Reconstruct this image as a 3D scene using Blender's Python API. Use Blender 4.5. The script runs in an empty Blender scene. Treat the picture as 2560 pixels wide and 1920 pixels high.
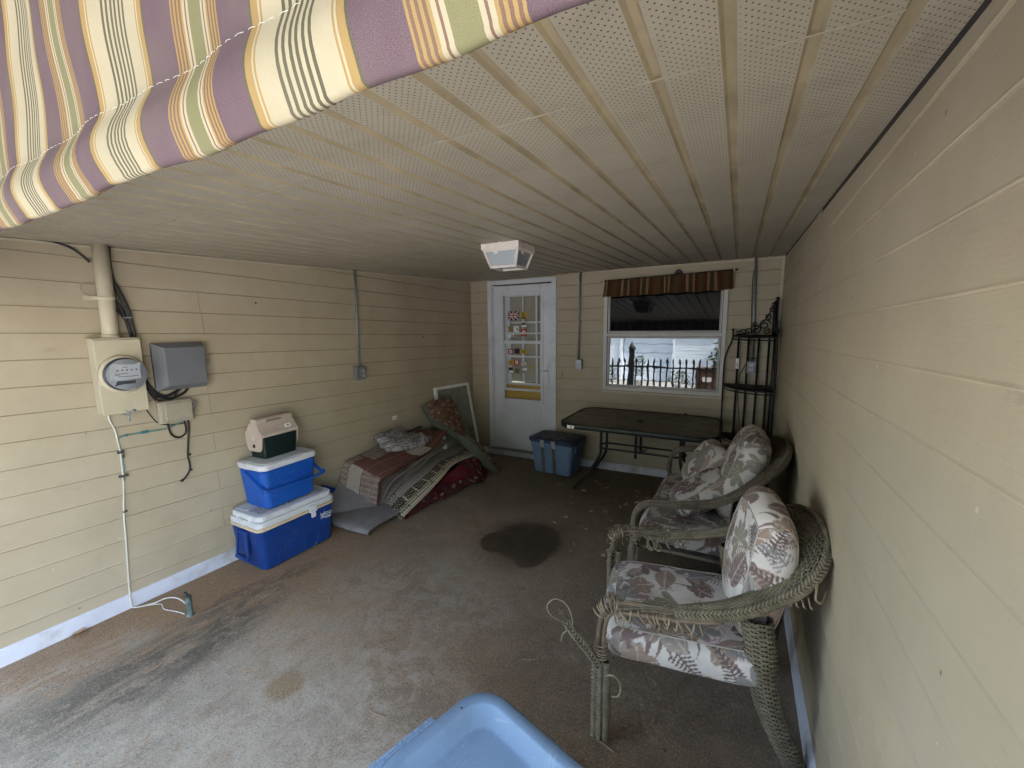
import bpy, bmesh, math, random
import numpy as np
from mathutils import Vector, Matrix
random.seed(7)
RNG = np.random.default_rng(11)
scene = bpy.context.scene
COL = scene.collection
R_ = math.radians

# ---------------------------------------------------------------- camera
CAM = (3.1935, -4.7384, 1.7277)
def cam_axes(p, r, y):
    cy, sy = math.cos(y), math.sin(y); cp, sp = math.cos(p), math.sin(p)
    f = Vector((-sy*cp, cy*cp, sp)); rt = Vector((cy, sy, 0)); up = rt.cross(f)
    cr, sr = math.cos(r), math.sin(r)
    return rt*cr + up*sr, up*cr - rt*sr, f
cx_, cu_, cf_ = cam_axes(-0.1392, -0.0128, 0.4994)
cd = bpy.data.cameras.new('camera'); cam = bpy.data.objects.new('camera', cd); COL.objects.link(cam)
cam.matrix_world = Matrix(((cx_.x, cu_.x, -cf_.x, CAM[0]), (cx_.y, cu_.y, -cf_.y, CAM[1]), (cx_.z, cu_.z, -cf_.z, CAM[2]), (0, 0, 0, 1)))
cd.sensor_width = 36; cd.lens = 36*1050.55/2560; cd.clip_start = 0.02; cd.clip_end = 500
scene.camera = cam

# ---------------------------------------------------------------- sky, sun, exposure
SUN_EL, SUN_AZ = R_(50), R_(68)          # azimuth from +Y towards +X: the sun stands behind the house
w = bpy.data.worlds.new('World'); scene.world = w; w.use_nodes = True
wn = w.node_tree; bg = wn.nodes['Background']
sky = wn.nodes.new('ShaderNodeTexSky'); sky.sky_type = 'NISHITA'; sky.sun_disc = False
sky.sun_elevation = SUN_EL; sky.sun_rotation = SUN_AZ; sky.air_density = 1.4; sky.dust_density = 1.8; sky.ozone_density = 1.0
hs = wn.nodes.new('ShaderNodeHueSaturation'); hs.inputs['Saturation'].default_value = .82      # thin cloud: a paler sky
wn.links.new(sky.outputs[0], hs.inputs['Color']); wn.links.new(hs.outputs[0], bg.inputs[0]); bg.inputs[1].default_value = 0.14
sl = bpy.data.lights.new('sun', 'SUN'); sl.energy = 3.0; sl.angle = R_(2); sl.color = (1, .95, .87)
so = bpy.data.objects.new('sun', sl); COL.objects.link(so); so.location = (0, 5, 12)
so.rotation_euler = Vector((math.sin(SUN_AZ)*math.cos(SUN_EL), math.cos(SUN_AZ)*math.cos(SUN_EL), math.sin(SUN_EL))).to_track_quat('Z', 'Y').to_euler()
scene.view_settings.view_transform = 'Standard'; scene.view_settings.look = 'None'
scene.view_settings.gamma = 1; scene.view_settings.exposure = 3.75
scene.render.engine = 'CYCLES'
scene.cycles.use_denoising = True
scene.cycles.max_bounces = 12; scene.cycles.diffuse_bounces = 9; scene.cycles.glossy_bounces = 4
scene.cycles.transmission_bounces = 6; scene.cycles.transparent_max_bounces = 8
scene.cycles.sample_clamp_indirect = 4.0

# ---------------------------------------------------------------- the porch's planes
W = 3.5136
def fz(x, y): return 0.0136*x - 0.0132*y                 # floor
def czz(x, y): return 2.3 + 0.0287*y + 0.01*x            # ceiling

# ---------------------------------------------------------------- node helpers
class NT:
    def __init__(s, m):
        s.nt = m.node_tree; s.L = s.nt.links.new; s.b = s.nt.nodes['Principled BSDF']
    def n(s, t): return s.nt.nodes.new('ShaderNode' + t)
    def put(s, inp, v):
        if hasattr(v, 'is_linked') or isinstance(v, bpy.types.NodeSocket): s.L(v, inp)
        elif isinstance(v, (tuple, list)) and inp.type == 'RGBA' and len(v) == 3: inp.default_value = (*v, 1)
        else: inp.default_value = v
    def obj(s):
        return s.n('TexCoord').outputs['Object']
    def uv(s): return s.n('TexCoord').outputs['UV']
    def sep(s, v):
        q = s.n('SeparateXYZ'); s.L(v, q.inputs[0]); return q.outputs
    def comb(s, x, y, z):
        q = s.n('CombineXYZ'); s.put(q.inputs[0], x); s.put(q.inputs[1], y); s.put(q.inputs[2], z); return q.outputs[0]
    def math(s, op, a, b=0.0, c=0.0):
        q = s.n('Math'); q.operation = op; s.put(q.inputs[0], a); s.put(q.inputs[1], b); s.put(q.inputs[2], c); return q.outputs[0]
    def scale(s, v, k):
        q = s.n('VectorMath'); q.operation = 'MULTIPLY'; s.L(v, q.inputs[0]); q.inputs[1].default_value = k if isinstance(k, tuple) else (k, k, k); return q.outputs[0]
    def noise(s, sc, det=3, ro=.55, vec=None, dist=0):
        q = s.n('TexNoise'); q.inputs['Scale'].default_value = sc; q.inputs['Detail'].default_value = det
        q.inputs['Roughness'].default_value = ro; q.inputs['Distortion'].default_value = dist
        s.L(vec if vec is not None else s.obj(), q.inputs['Vector']); return q.outputs['Fac']
    def voro(s, sc, vec=None, out='Distance', feat='F1'):
        q = s.n('TexVoronoi'); q.feature = feat; q.inputs['Scale'].default_value = sc
        s.L(vec if vec is not None else s.obj(), q.inputs['Vector']); return q.outputs[out]
    def ramp(s, f, stops, interp='LINEAR'):
        q = s.n('ValToRGB'); e = q.color_ramp.elements; q.color_ramp.interpolation = interp
        while len(e) > 1: e.remove(e[-1])
        for i, (p, c) in enumerate(stops):
            x = e[0] if i == 0 else e.new(p)
            x.position = p
            x.color = (c, c, c, 1) if not isinstance(c, (tuple, list)) else (*c, 1)
        s.L(f, q.inputs[0]); return q.outputs[0]
    def mix(s, f, a, b, mode='MIX'):
        q = s.n('Mix'); q.data_type = 'RGBA'; q.blend_type = mode
        s.put(q.inputs[0], f); s.put(q.inputs[6], a); s.put(q.inputs[7], b); return q.outputs[2]
    def sstep(s, v, a, b):
        q = s.n('MapRange'); q.interpolation_type = 'SMOOTHSTEP'; s.put(q.inputs[0], v)
        q.inputs[1].default_value = a; q.inputs[2].default_value = b; return q.outputs[0]
    def base(s, v): s.put(s.b.inputs['Base Color'], v)
    def rough(s, v): s.put(s.b.inputs['Roughness'], v)
    def bump(s, h, st=.3, d=.01):
        q = s.n('Bump'); q.inputs['Strength'].default_value = st; q.inputs['Distance'].default_value = d
        s.L(h, q.inputs['Height']); s.L(q.outputs[0], s.b.inputs['Normal'])
def new(name, base=(.5, .5, .5), rough=.6, metal=0.0, spec=.5):
    m = bpy.data.materials.new(name); m.use_nodes = True; t = NT(m)
    t.base(base); t.rough(rough); t.b.inputs['Metallic'].default_value = metal
    t.b.inputs['Specular IOR Level'].default_value = spec
    return m, t
def plain(name, c, rough=.6, metal=0.0, var=.18, sc=14, bump=.12, bsc=90, spec=.4, dirt=None, scratch=None):
    """painted / moulded surface: colour with soft blotches, fine grain and a little dirt"""
    m, t = new(name, c, rough, metal, spec)
    dk = tuple(x*(1-var) for x in c); lt = tuple(min(1, x*(1+var*.6)) for x in c)
    col = t.ramp(t.noise(sc, 5, .6), [(.3, dk), (.7, lt)])
    if dirt:
        col = t.mix(t.ramp(t.noise(sc*.6, 6, .7), [(.52, 0), (.72, .75)]), col, dirt)
    if scratch:
        o = t.obj()
        for k_, th in (((170, 9, 6), .64), ((7, 150, 12), .65), ((40, 40, 190), .67)):
            col = t.mix(t.math('MULTIPLY', t.ramp(t.noise(1, 2, .6, t.scale(o, k_), dist=.3), [(th, 0), (th+.05, .55)]), t.ramp(t.noise(5, 3), [(.45, .1), (.65, 1)])), col, scratch)
        col = t.mix(t.ramp(t.noise(22, 7, .75), [(.56, 0), (.72, .35)]), col, tuple(q*.6+.05 for q in scratch))
    t.base(col)
    if bump: t.bump(t.noise(bsc, 2, .5), bump, .002)
    r = t.ramp(t.noise(sc*2.1, 4), [(.3, max(0, rough-.08)), (.7, min(1, rough+.12))]); t.rough(r)
    return m
def painted(name, rough=.85, bump=.25, bsc=260, tint=None):
    """cloth whose printed pattern is carried by the mesh colour attribute"""
    m, t = new(name, (.5, .5, .5), rough, 0, .15)
    a = t.n('Attribute'); a.attribute_name = 'Col'
    col = a.outputs['Color']
    col = t.mix(t.ramp(t.noise(9, 5, .6), [(.35, .0), (.75, .35)]), col, tint or (.12, .11, .09))
    t.base(col); t.bump(t.noise(bsc, 2, .6), bump, .002)
    return m

# ---------------------------------------------------------------- mesh helpers
WM = {}
class MB:
    def __init__(s): s.v = []; s.f = []; s.m = []; s.uvs = {}; s.cols = None; s.sm = []
    def add(s, vs, fs, mi=0, smooth=False):
        o = len(s.v); s.v += [tuple(map(float, p)) for p in vs]
        for f in fs: s.f.append(tuple(i+o for i in f)); s.m.append(mi); s.sm.append(smooth)
        return o
    def box(s, c, d, mi=0, M=None):
        x, y, z = (q/2 for q in d)
        vs = [(-x,-y,-z),(x,-y,-z),(x,y,-z),(-x,y,-z),(-x,-y,z),(x,-y,z),(x,y,z),(-x,y,z)]
        if M is not None: vs = [M @ Vector(p) for p in vs]
        vs = [(p[0]+c[0], p[1]+c[1], p[2]+c[2]) for p in vs]
        s.add(vs, [(0,3,2,1),(4,5,6,7),(0,1,5,4),(1,2,6,5),(2,3,7,6),(3,0,4,7)], mi)
    def b2(s, a, b, mi=0):
        s.box([(a[i]+b[i])/2 for i in range(3)], [abs(b[i]-a[i]) for i in range(3)], mi)
    def bar(s, a, b, w, h, mi=0, up=(0, 0, 1)):
        a, b = Vector(a), Vector(b); d = b-a; L = d.length; x = d.normalized(); u = Vector(up)
        if abs(x.dot(u)) > .98: u = Vector((0, 1, 0))
        y = u.cross(x).normalized(); z = x.cross(y)
        s.box((a+b)/2, (L, w, h), mi, Matrix((x, y, z)).transposed())
    def rbox(s, c, d, r, mi=0, M=None, n=3, taper=1.0, tshift=(0, 0)):
        """box with rounded vertical corners; taper scales the bottom"""
        x, y, z = d[0]/2, d[1]/2, d[2]/2; ring = []
        for sx, sy, a0 in ((1,1,0),(-1,1,90),(-1,-1,180),(1,-1,270)):
            for k in range(n+1):
                a = R_(a0+90*k/n); ring.append((sx*(x-r)+r*math.cos(a), sy*(y-r)+r*math.sin(a)))
        b = min(r, z)*.35; N = len(ring); vs = []
        for zz, sc in ((-z, 1-b/x), (-z+b, 1), (z-b, 1), (z, 1-b/x)):
            tp = taper + (1-taper)*(zz+z)/(2*z)
            for px, py in ring:
                vs.append((px*tp*(sc if sc < 1 else 1), py*tp*(1-(1-sc)*x/y if sc < 1 else 1), zz))
        if M is not None: vs = [M @ Vector(p) for p in vs]
        vs = [(p[0]+c[0], p[1]+c[1], p[2]+c[2]) for p in vs]
        fs = [tuple(range(N-1, -1, -1)), tuple(range(3*N, 4*N))]
        for k in range(3):
            for i in range(N): fs.append((k*N+i, k*N+(i+1) % N, (k+1)*N+(i+1) % N, (k+1)*N+i))
        s.add(vs, fs, mi)
    def tube(s, pts, r, n=8, mi=0, closed=False, caps=True, smooth=True):
        P = [Vector(p) for p in pts]; N = len(P)
        if N < 2: return
        rr = r if isinstance(r, (list, tuple)) else [r]*N
        T = []
        for i in range(N):
            a = P[i-1] if (i > 0 or closed) else P[i]; b = P[(i+1) % N] if (i < N-1 or closed) else P[i]
            d = b-a; T.append(d.normalized() if d.length > 1e-9 else Vector((0, 0, 1)))
        u = Vector((0, 0, 1)) if abs(T[0].z) < .9 else Vector((1, 0, 0))
        u = (u - T[0]*u.dot(T[0])).normalized(); vs = []
        for i in range(N):
            u = u - T[i]*u.dot(T[i])
            u = u.normalized() if u.length > 1e-6 else T[i].orthogonal().normalized()
            w_ = T[i].cross(u)
            for k in range(n):
                a = 2*math.pi*k/n; vs.append(P[i] + (u*math.cos(a) + w_*math.sin(a))*rr[i])
        fs = []
        for i in range(N if closed else N-1):
            j = (i+1) % N
            for k in range(n): fs.append((i*n+k, i*n+(k+1) % n, j*n+(k+1) % n, j*n+k))
        if caps and not closed: fs += [tuple(range(n-1, -1, -1)), tuple(range((N-1)*n, N*n))]
        s.add(vs, fs, mi, smooth)
    def lathe(s, prof, c=(0, 0, 0), n=24, mi=0, M=None, smooth=True, cap=True):
        vs = []
        for r, z in prof:
            for k in range(n):
                a = 2*math.pi*k/n; p = Vector((r*math.cos(a), r*math.sin(a), z))
                if M is not None: p = M @ p
                vs.append((p[0]+c[0], p[1]+c[1], p[2]+c[2]))
        fs = []
        for i in range(len(prof)-1):
            for k in range(n): fs.append((i*n+k, i*n+(k+1) % n, (i+1)*n+(k+1) % n, (i+1)*n+k))
        if cap:
            if prof[0][0] > 1e-5: fs.append(tuple(range(n-1, -1, -1)))
            if prof[-1][0] > 1e-5: fs.append(tuple(range((len(prof)-1)*n, len(prof)*n)))
        s.add(vs, fs, mi, smooth)
    def grid(s, fn, nu, nv, mi=0, smooth=True, closed_u=False):
        vs = [fn(i/nu, j/nv) for j in range(nv+1) for i in range(nu+1)]
        fs = [(j*(nu+1)+i, j*(nu+1)+i+1, (j+1)*(nu+1)+i+1, (j+1)*(nu+1)+i) for j in range(nv) for i in range(nu)]
        return s.add(vs, fs, mi, smooth)
    def slab(s, poly, z0, z1, mi=0, M=None, c=(0, 0, 0)):
        n = len(poly); vs = [Vector((x, y, z0)) for x, y in poly] + [Vector((x, y, z1)) for x, y in poly]
        if M is not None: vs = [M @ p for p in vs]
        vs = [(p[0]+c[0], p[1]+c[1], p[2]+c[2]) for p in vs]
        s.add(vs, [tuple(range(n-1, -1, -1)), tuple(range(n, 2*n))] + [(i, (i+1) % n, n+(i+1) % n, n+i) for i in range(n)], mi)
    def build(s, name, mats, parent=None, world=True, col=None, bev=0, sub=0, solid=0, auto=None):
        me = bpy.data.meshes.new(name)
        if parent is not None and world:
            inv = WM[parent.name].inverted(); v = [tuple(inv @ Vector(p)) for p in s.v]
        else: v = s.v
        me.from_pydata(v, [], s.f); 
        for m in (mats if isinstance(mats, (list, tuple)) else [mats]): me.materials.append(m)
        if any(s.m): me.polygons.foreach_set('material_index', s.m)
        me.polygons.foreach_set('use_smooth', s.sm)
        if col is not None:
            ca = me.color_attributes.new('Col', 'FLOAT_COLOR', 'POINT')
            c4 = np.ones((len(v), 4), np.float32); c4[:, :3] = col; ca.data.foreach_set('color', c4.ravel())
        if s.uvs:
            ul = me.uv_layers.new(name='UVMap')
            li = np.zeros(len(me.loops), np.int32); me.loops.foreach_get('vertex_index', li)
            arr = np.array([s.uvs.get(int(i), (0, 0)) for i in li], np.float32); ul.data.foreach_set('uv', arr.ravel())
        me.update()
        o = bpy.data.objects.new(name, me); COL.objects.link(o)
        if parent is not None: o.parent = parent
        WM[o.name] = WM[parent.name].copy() if parent is not None else Matrix()
        if bev:
            b = o.modifiers.new('bevel', 'BEVEL'); b.width = bev; b.segments = 2; b.limit_method = 'ANGLE'; b.angle_limit = R_(40)
        if solid:
            q = o.modifiers.new('solid', 'SOLIDIFY'); q.thickness = solid; q.offset = 0
        if sub:
            q = o.modifiers.new('sub', 'SUBSURF'); q.levels = sub; q.render_levels = sub
        return o
def tag(o, label=None, cat=None, group=None, kind=None):
    if label: o['label'] = label
    if cat: o['category'] = cat
    if group: o['group'] = group
    if kind: o['kind'] = kind
    return o
def thing(name, label, cat, loc=(0, 0, 0), rz=0.0, group=None):
    o = bpy.data.objects.new(name, None); COL.objects.link(o); o.empty_display_size = .1
    o.location = loc; o.rotation_euler = (0, 0, rz)
    WM[o.name] = Matrix.Translation(loc) @ Matrix.Rotation(rz, 4, 'Z')
    return tag(o, label, cat, group)
def text(name, s, size, M, mat, parent, depth=.0008, italic=False, sx=1.0):
    c = bpy.data.curves.new(name, 'FONT'); c.body = s; c.size = size; c.extrude = depth; c.align_x = 'CENTER'; c.align_y = 'CENTER'
    if italic: c.shear = .3
    t = bpy.data.objects.new(name + '_tmp', c); COL.objects.link(t)
    dg = bpy.context.evaluated_depsgraph_get(); me = bpy.data.meshes.new_from_object(t.evaluated_get(dg))
    bpy.data.objects.remove(t); me.materials.clear(); me.materials.append(mat)
    inv = WM[parent.name].inverted()
    me.transform(Matrix.Diagonal((sx, 1, 1, 1))); me.transform(inv @ M)
    o = bpy.data.objects.new(name, me); COL.objects.link(o); o.parent = parent; WM[o.name] = WM[parent.name].copy()
    return o
def frame(o, x, y):
    """matrix whose local x,y lie along the given world directions at o"""
    x = Vector(x).normalized(); y = Vector(y); z = x.cross(y).normalized(); y = z.cross(x)
    m = Matrix((x, y, z)).transposed().to_4x4(); m.translation = Vector(o); return m
def cat_rom(P, n):
    """smooth path through points"""
    P = [Vector(p) for p in P]; out = []
    for i in range(len(P)-1):
        a = P[max(i-1, 0)]; b = P[i]; c = P[i+1]; d = P[min(i+2, len(P)-1)]
        for k in range(n):
            t = k/n
            out.append(.5*((2*b) + (c-a)*t + (2*a-5*b+4*c-d)*t*t + (3*b-a-3*c+d)*t**3))
    out.append(P[-1]); return out
def resample(P, n):
    P = [Vector(p) for p in P]; L = [0]
    for a, b in zip(P, P[1:]): L.append(L[-1]+(b-a).length)
    out = []; j = 0
    for k in range(n):
        s_ = L[-1]*k/(n-1)
        while j < len(P)-2 and L[j+1] < s_: j += 1
        t = (s_-L[j])/max(1e-9, L[j+1]-L[j]); out.append(P[j].lerp(P[j+1], min(1, t)))
    return out
# ================================================================ the porch shell
# ---- materials
def siding_mat(name, patches=(), k_=.93):
    m, t = new(name, (.6, .5, .34), .62, 0, .25)
    o = t.obj(); x, y, z = t.sep(o)
    col = t.ramp(t.noise(2.2, 6, .6), [(.3, (.385*k_, .325*k_, .232*k_)), (.7, (.44*k_, .38*k_, .285*k_))])
    grime = t.ramp(t.noise(3, 8, .68, dist=.4), [(.5, 0), (.8, .32)])
    col = t.mix(grime, col, (.27, .235, .175))
    fine = t.ramp(t.noise(60, 3, .7), [(.60, 0), (.72, .35)])
    col = t.mix(fine, col, (.32, .27, .2))
    for (px, py, pz, rx, rz_, amt) in patches:       # touch-up paint: greyer patches with ragged outlines
        d = t.math('ADD', t.math('POWER', t.math('DIVIDE', t.math('SUBTRACT', y if px is None else x, py if px is None else px), rx), 2.0),
                   t.math('POWER', t.math('DIVIDE', t.math('SUBTRACT', z, pz), rz_), 2.0))
        d = t.math('ADD', d, t.math('MULTIPLY', t.math('SUBTRACT', t.noise(9, 4), .5), 1.6))
        col = t.mix(t.math('MULTIPLY', t.sstep(d, 1.25, .75), amt), col, (.335, .315, .265))
    fl = t.math('MULTIPLY', t.math('LESS_THAN', t.voro(7.5), .035), t.math('GREATER_THAN', t.noise(3.3, 2), .50))      # chipped flecks
    col = t.mix(t.math('MULTIPLY', fl, .55), col, (.60, .57, .48))
    fd = t.math('MULTIPLY', t.math('LESS_THAN', t.voro(5.1, t.scale(o, (1.0, 1.13, .93))), .026), t.math('GREATER_THAN', t.noise(2.1, 2), .52))   # old nail heads, scuffs
    col = t.mix(t.math('MULTIPLY', fd, .7), col, (.13, .10, .07))
    sc = t.ramp(t.noise(1, 5, .75, t.scale(o, (7, 7, 26)), dist=.6), [(.60, 0), (.74, .35)]); col = t.mix(sc, col, (.24, .205, .15))
    t.base(col)
    g = t.noise(1, 4, .7, t.scale(o, (30, 30, 180)))
    t.bump(t.math('ADD', g, t.math('MULTIPLY', t.noise(4, 3), .7)), .22, .003)
    return m
M_sid_left = siding_mat('cream_siding_left', [(None, -4.09, .80, .16, .04, .8), (None, -3.87, .725, .11, .035, .8), (None, -3.93, .36, .16, .04, .7), (None, -4.0, .26, .12, .06, .7),
                                              (None, -3.72, .50, .06, .16, .7), (None, -3.66, .30, .14, .06, .6), (None, -3.5, .70, .16, .04, .6), (None, -3.55, .88, .12, .03, .6)])
M_sid_back = siding_mat('cream_siding_back')
M_sid_right = siding_mat('cream_siding_right', [(None, -1.4, 1.2, .6, .3, .35)], .98)
M_gap = plain('dark_gap', (.03, .028, .024), .9)
M_seam = plain('siding_joint_dirt', (.20, .17, .12), .9)
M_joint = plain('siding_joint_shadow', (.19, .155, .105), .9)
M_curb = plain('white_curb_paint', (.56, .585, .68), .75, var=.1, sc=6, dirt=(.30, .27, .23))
M_trim = plain('cream_trim', (.46, .41, .31), .5, var=.1)

def wall(name, fn, s0, s1, zc, tilt, zlo, zhi, mats, holes=(), seams=(), gap=.0038, lipd=.0018, joints=.1368, thick=.010):
    """lap siding: fn(s, depth, z) -> world; course lines at zc + tilt(s) + k*joints"""
    mb = MB()
    ks = range(-9, 12)
    xs = sorted({s0, s1, *[h[0] for h in holes], *[h[1] for h in holes]})
    for k in ks:
        a, b = zc + k*joints, zc + (k+1)*joints
        for i in range(len(xs)-1):
            sa, sb = xs[i], xs[i+1]
            hs = [h for h in holes if h[0] <= sa and h[1] >= sb]
            cuts = [(0.0, 1.0)]
            for h in hs:
                nc = []
                for (q0, q1) in cuts:
                    za, zb = a + joints*q0 + tilt(sa), a + joints*q1 + tilt(sa)
                    lo, hi = max(za, h[2]), min(zb, h[3])
                    if hi <= lo: nc.append((q0, q1)); continue
                    if lo > za: nc.append((q0, q0 + (lo-za)/joints))
                    if hi < zb: nc.append((q0 + (hi-za)/joints, q1))
                cuts = nc
            for (q0, q1) in cuts:
                def zz(s_, q):
                    return min(max(a + joints*q + tilt(s_), zlo(s_)), zhi(s_))
                if zz(sa, q1) - zz(sa, q0) < .002 and zz(sb, q1) - zz(sb, q0) < .002: continue
                d0, d1 = thick*(1-q0*.9), thick*(1-q1*.9)
                n = max(1, int((sb-sa)/.5))
                for j in range(n):
                    u0, u1 = sa+(sb-sa)*j/n, sa+(sb-sa)*(j+1)/n
                    w0 = .0015*math.sin(u0*5+k*2.1); w1 = .0015*math.sin(u1*5+k*2.1)
                    gp = gap if q1 > .999 else 0
                    vs = [fn(u0, d0+w0, zz(u0, q0)), fn(u1, d0+w1, zz(u1, q0)), fn(u1, d1, zz(u1, q1)-gp), fn(u0, d1, zz(u0, q1)-gp), fn(u0, -.004, zz(u0, q0)), fn(u1, -.004, zz(u1, q0))]
                    if q0 < .001:
                        h1, h2 = .0035, .009
                        vs[0] = fn(u0, d0+w0-.0005, zz(u0, q0)+h2); vs[1] = fn(u1, d0+w1-.0005, zz(u1, q0)+h2)
                        mb.add([vs[0], vs[1], fn(u1, d0+w1+lipd, zz(u1, q0)+h1), fn(u0, d0+w0+lipd, zz(u0, q0)+h1), fn(u0, d0+w0-.001, zz(u0, q0)), fn(u1, d0+w1-.001, zz(u1, q0))], [(3, 2, 1, 0), (4, 5, 2, 3)])
                        mb.add([fn(u0, -.004, zz(u0, q0)), fn(u1, -.004, zz(u1, q0)), fn(u1, d0+w1-.001, zz(u1, q0)), fn(u0, d0+w0-.001, zz(u0, q0))], [(0, 1, 2, 3)])
                        mb.add(vs[:4], [(0, 1, 2, 3)])
                    else: mb.add(vs, [(0, 1, 2, 3), (4, 5, 1, 0)])
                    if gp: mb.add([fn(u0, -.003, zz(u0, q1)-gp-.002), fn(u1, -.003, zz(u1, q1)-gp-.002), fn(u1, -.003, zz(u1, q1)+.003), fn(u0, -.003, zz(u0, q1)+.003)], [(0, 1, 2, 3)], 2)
        for (s_, kk, w_) in seams:
            if kk == k:
                z0, z1 = a + tilt(s_) + .004, b + tilt(s_) - .004
                if z1 < zhi(s_) and z0 > zlo(s_):
                    vs = [fn(s_-w_, thick+.0012, z0), fn(s_+w_, thick+.0012, z0), fn(s_+w_*.8, .0025, z1), fn(s_-w_*.8, .0025, z1)]
                    mb.add(vs, [(0, 1, 2, 3)], 1)
    return mb
FRONT = -4.60
# left wall (house side)
sm = [(-3.235+.012*math.sin(k*3.1), k, .0016) for k in (-6, -4, -2, 0, 5, 7)] + [(-3.222, 4, .0022), (-3.24, 1, .001)]
lw = wall('w', lambda s, d, z: (d, s, z), FRONT, 0.0, 1.06, lambda y: -.028*y, lambda y: fz(0, y)+.07, lambda y: czz(0, y)+.03, None, seams=sm)
LW = thing('siding_wall', 'long cream lap-sided wall carrying the electric meter', 'wall', (0, -2.3, 0))
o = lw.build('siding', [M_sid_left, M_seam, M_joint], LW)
mb = MB(); n = 24
for i in range(n):
    y0, y1 = FRONT+(-FRONT)*i/n, FRONT+(-FRONT)*(i+1)/n
    e0, e1 = .002*math.sin(y0*7), .002*math.sin(y1*7)
    A = [(.021+e0, y0, fz(0, y0)-.03), (.021+e1, y1, fz(0, y1)-.03), (.017+e1, y1, fz(0, y1)+.086), (.017+e0, y0, fz(0, y0)+.086), (-.004, y1, fz(0, y1)+.098), (-.004, y0, fz(0, y0)+.098)]
    mb.add(A, [(0, 1, 2, 3), (3, 2, 4, 5)])
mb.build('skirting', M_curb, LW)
mb = MB(); mb.b2((-.16, FRONT, -.05), (-.012, 0.16, 2.6)); mb.build('wall_core', M_gap, LW)
# back wall
DX0, DX1, DZ0, DZ1 = .278, 1.2355, .0844, 2.3021
WX0, WX1, WZ0, WZ1 = 1.8114, 3.0558, .9783, 2.14
bw = wall('w', lambda s, d, z: (s, -d, z), 0.0, W, 1.06, lambda x: .0165*x, lambda x: fz(x, 0)+.07, lambda x: czz(x, 0)+.03, None,
          holes=[(DX0+.03, DX1-.03, 0, DZ1-.03), (WX0+.02, WX1-.02, WZ0+.02, WZ1-.02)])
BW = thing('siding_wall', 'cream lap-sided wall at the far end with door and window', 'wall', (1.75, 0, 0))
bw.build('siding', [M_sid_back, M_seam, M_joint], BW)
mb = MB()
for x0, x1 in ((0, DX0+.0), (DX0, DX1), (DX1, W)):
    hh = .091 if (x0, x1) != (DX0, DX1) else .083
    n = 10
    for i in range(n):
        a, b = x0+(x1-x0)*i/n, x0+(x1-x0)*(i+1)/n
        mb.add([(a, -.020, fz(a, 0)-.03), (b, -.020, fz(b, 0)-.03), (b, -.017, fz(b, 0)+hh-.006), (a, -.017, fz(a, 0)+hh-.006), (b, .05, fz(b, 0)+hh), (a, .05, fz(a, 0)+hh)], [(0, 1, 2, 3), (3, 2, 4, 5)])
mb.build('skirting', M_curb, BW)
mb = MB(); mb.b2((DX1+.001, -.016, czz(2, 0)-.012), (W-.012, -.003, czz(2, 0)+.004)); mb.b2((.02, -.016, czz(0, 0)-.006), (DX0-.001, -.003, czz(0, 0)+.004)); mb.build('cove_strip', M_trim, BW)
mb = MB(); mb.b2((W-.030, -.020, .1), (W-.008, -.003, czz(W, 0)+.01)); mb.build('corner_trim', M_trim, BW)
mb = MB(); mb.b2((-.16, .012, -.05), (DX0+.03, .16, 2.6)); mb.b2((DX1-.03, .012, -.05), (WX0+.02, .16, 2.6)); mb.b2((WX1-.02, .012, -.05), (W+.16, .16, 2.6))
mb.b2((WX0+.02, .012, -.05), (WX1-.02, .16, WZ0+.01)); mb.b2((WX0+.02, .012, WZ1-.03), (WX1-.02, .16, 2.6)); mb.b2((DX0+.03, .012, DZ1-.03), (DX1-.03, .16, 2.6)); mb.build('wall_core', M_gap, BW)
mb = MB(); mb.tube([(1.311, -.012, 1.165), (1.311, -.020, 1.10), (1.308, -.022, 1.084), (1.295, -.022, 1.080), (1.255, -.012, 1.079)], .0035, 6); mb.build('hold_back_hook', plain('rusty_wire', (.22, .13, .07), .6), BW)
# right wall
rw = wall('w', lambda s, d, z: (W-d, s, z), FRONT, 0.0, 1.118, lambda y: -.027*y, lambda y: fz(W, y)+.07, lambda y: czz(W, y)+.03, None, seams=[(-1.42, -1, .0009), (-2.65, 0, .0008), (-1.42, 3, .0009), (-2.3, 4, .0008)], gap=0, lipd=.0012, thick=.0075)
RW = thing('siding_wall', 'cream lap-sided wall behind the wicker seats', 'wall', (W, -2.3, 0))
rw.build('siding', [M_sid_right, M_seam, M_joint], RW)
mb = MB(); n = 24
for i in range(n):
    y0, y1 = FRONT+(-FRONT)*i/n, FRONT+(-FRONT)*(i+1)/n
    mb.add([(W-.028, y0, fz(W, y0)-.03), (W-.028, y1, fz(W, y1)-.03), (W-.022, y1, fz(W, y1)+.066), (W-.022, y0, fz(W, y0)+.066), (W+.004, y1, fz(W, y1)+.09), (W+.004, y0, fz(W, y0)+.09)], [(0, 3, 2, 1), (3, 5, 4, 2)])
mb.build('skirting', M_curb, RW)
mb = MB(); mb.b2((W+.012, FRONT, -.05), (W+.16, .16, 2.6)); mb.build('wall_core', M_gap, RW)

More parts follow.
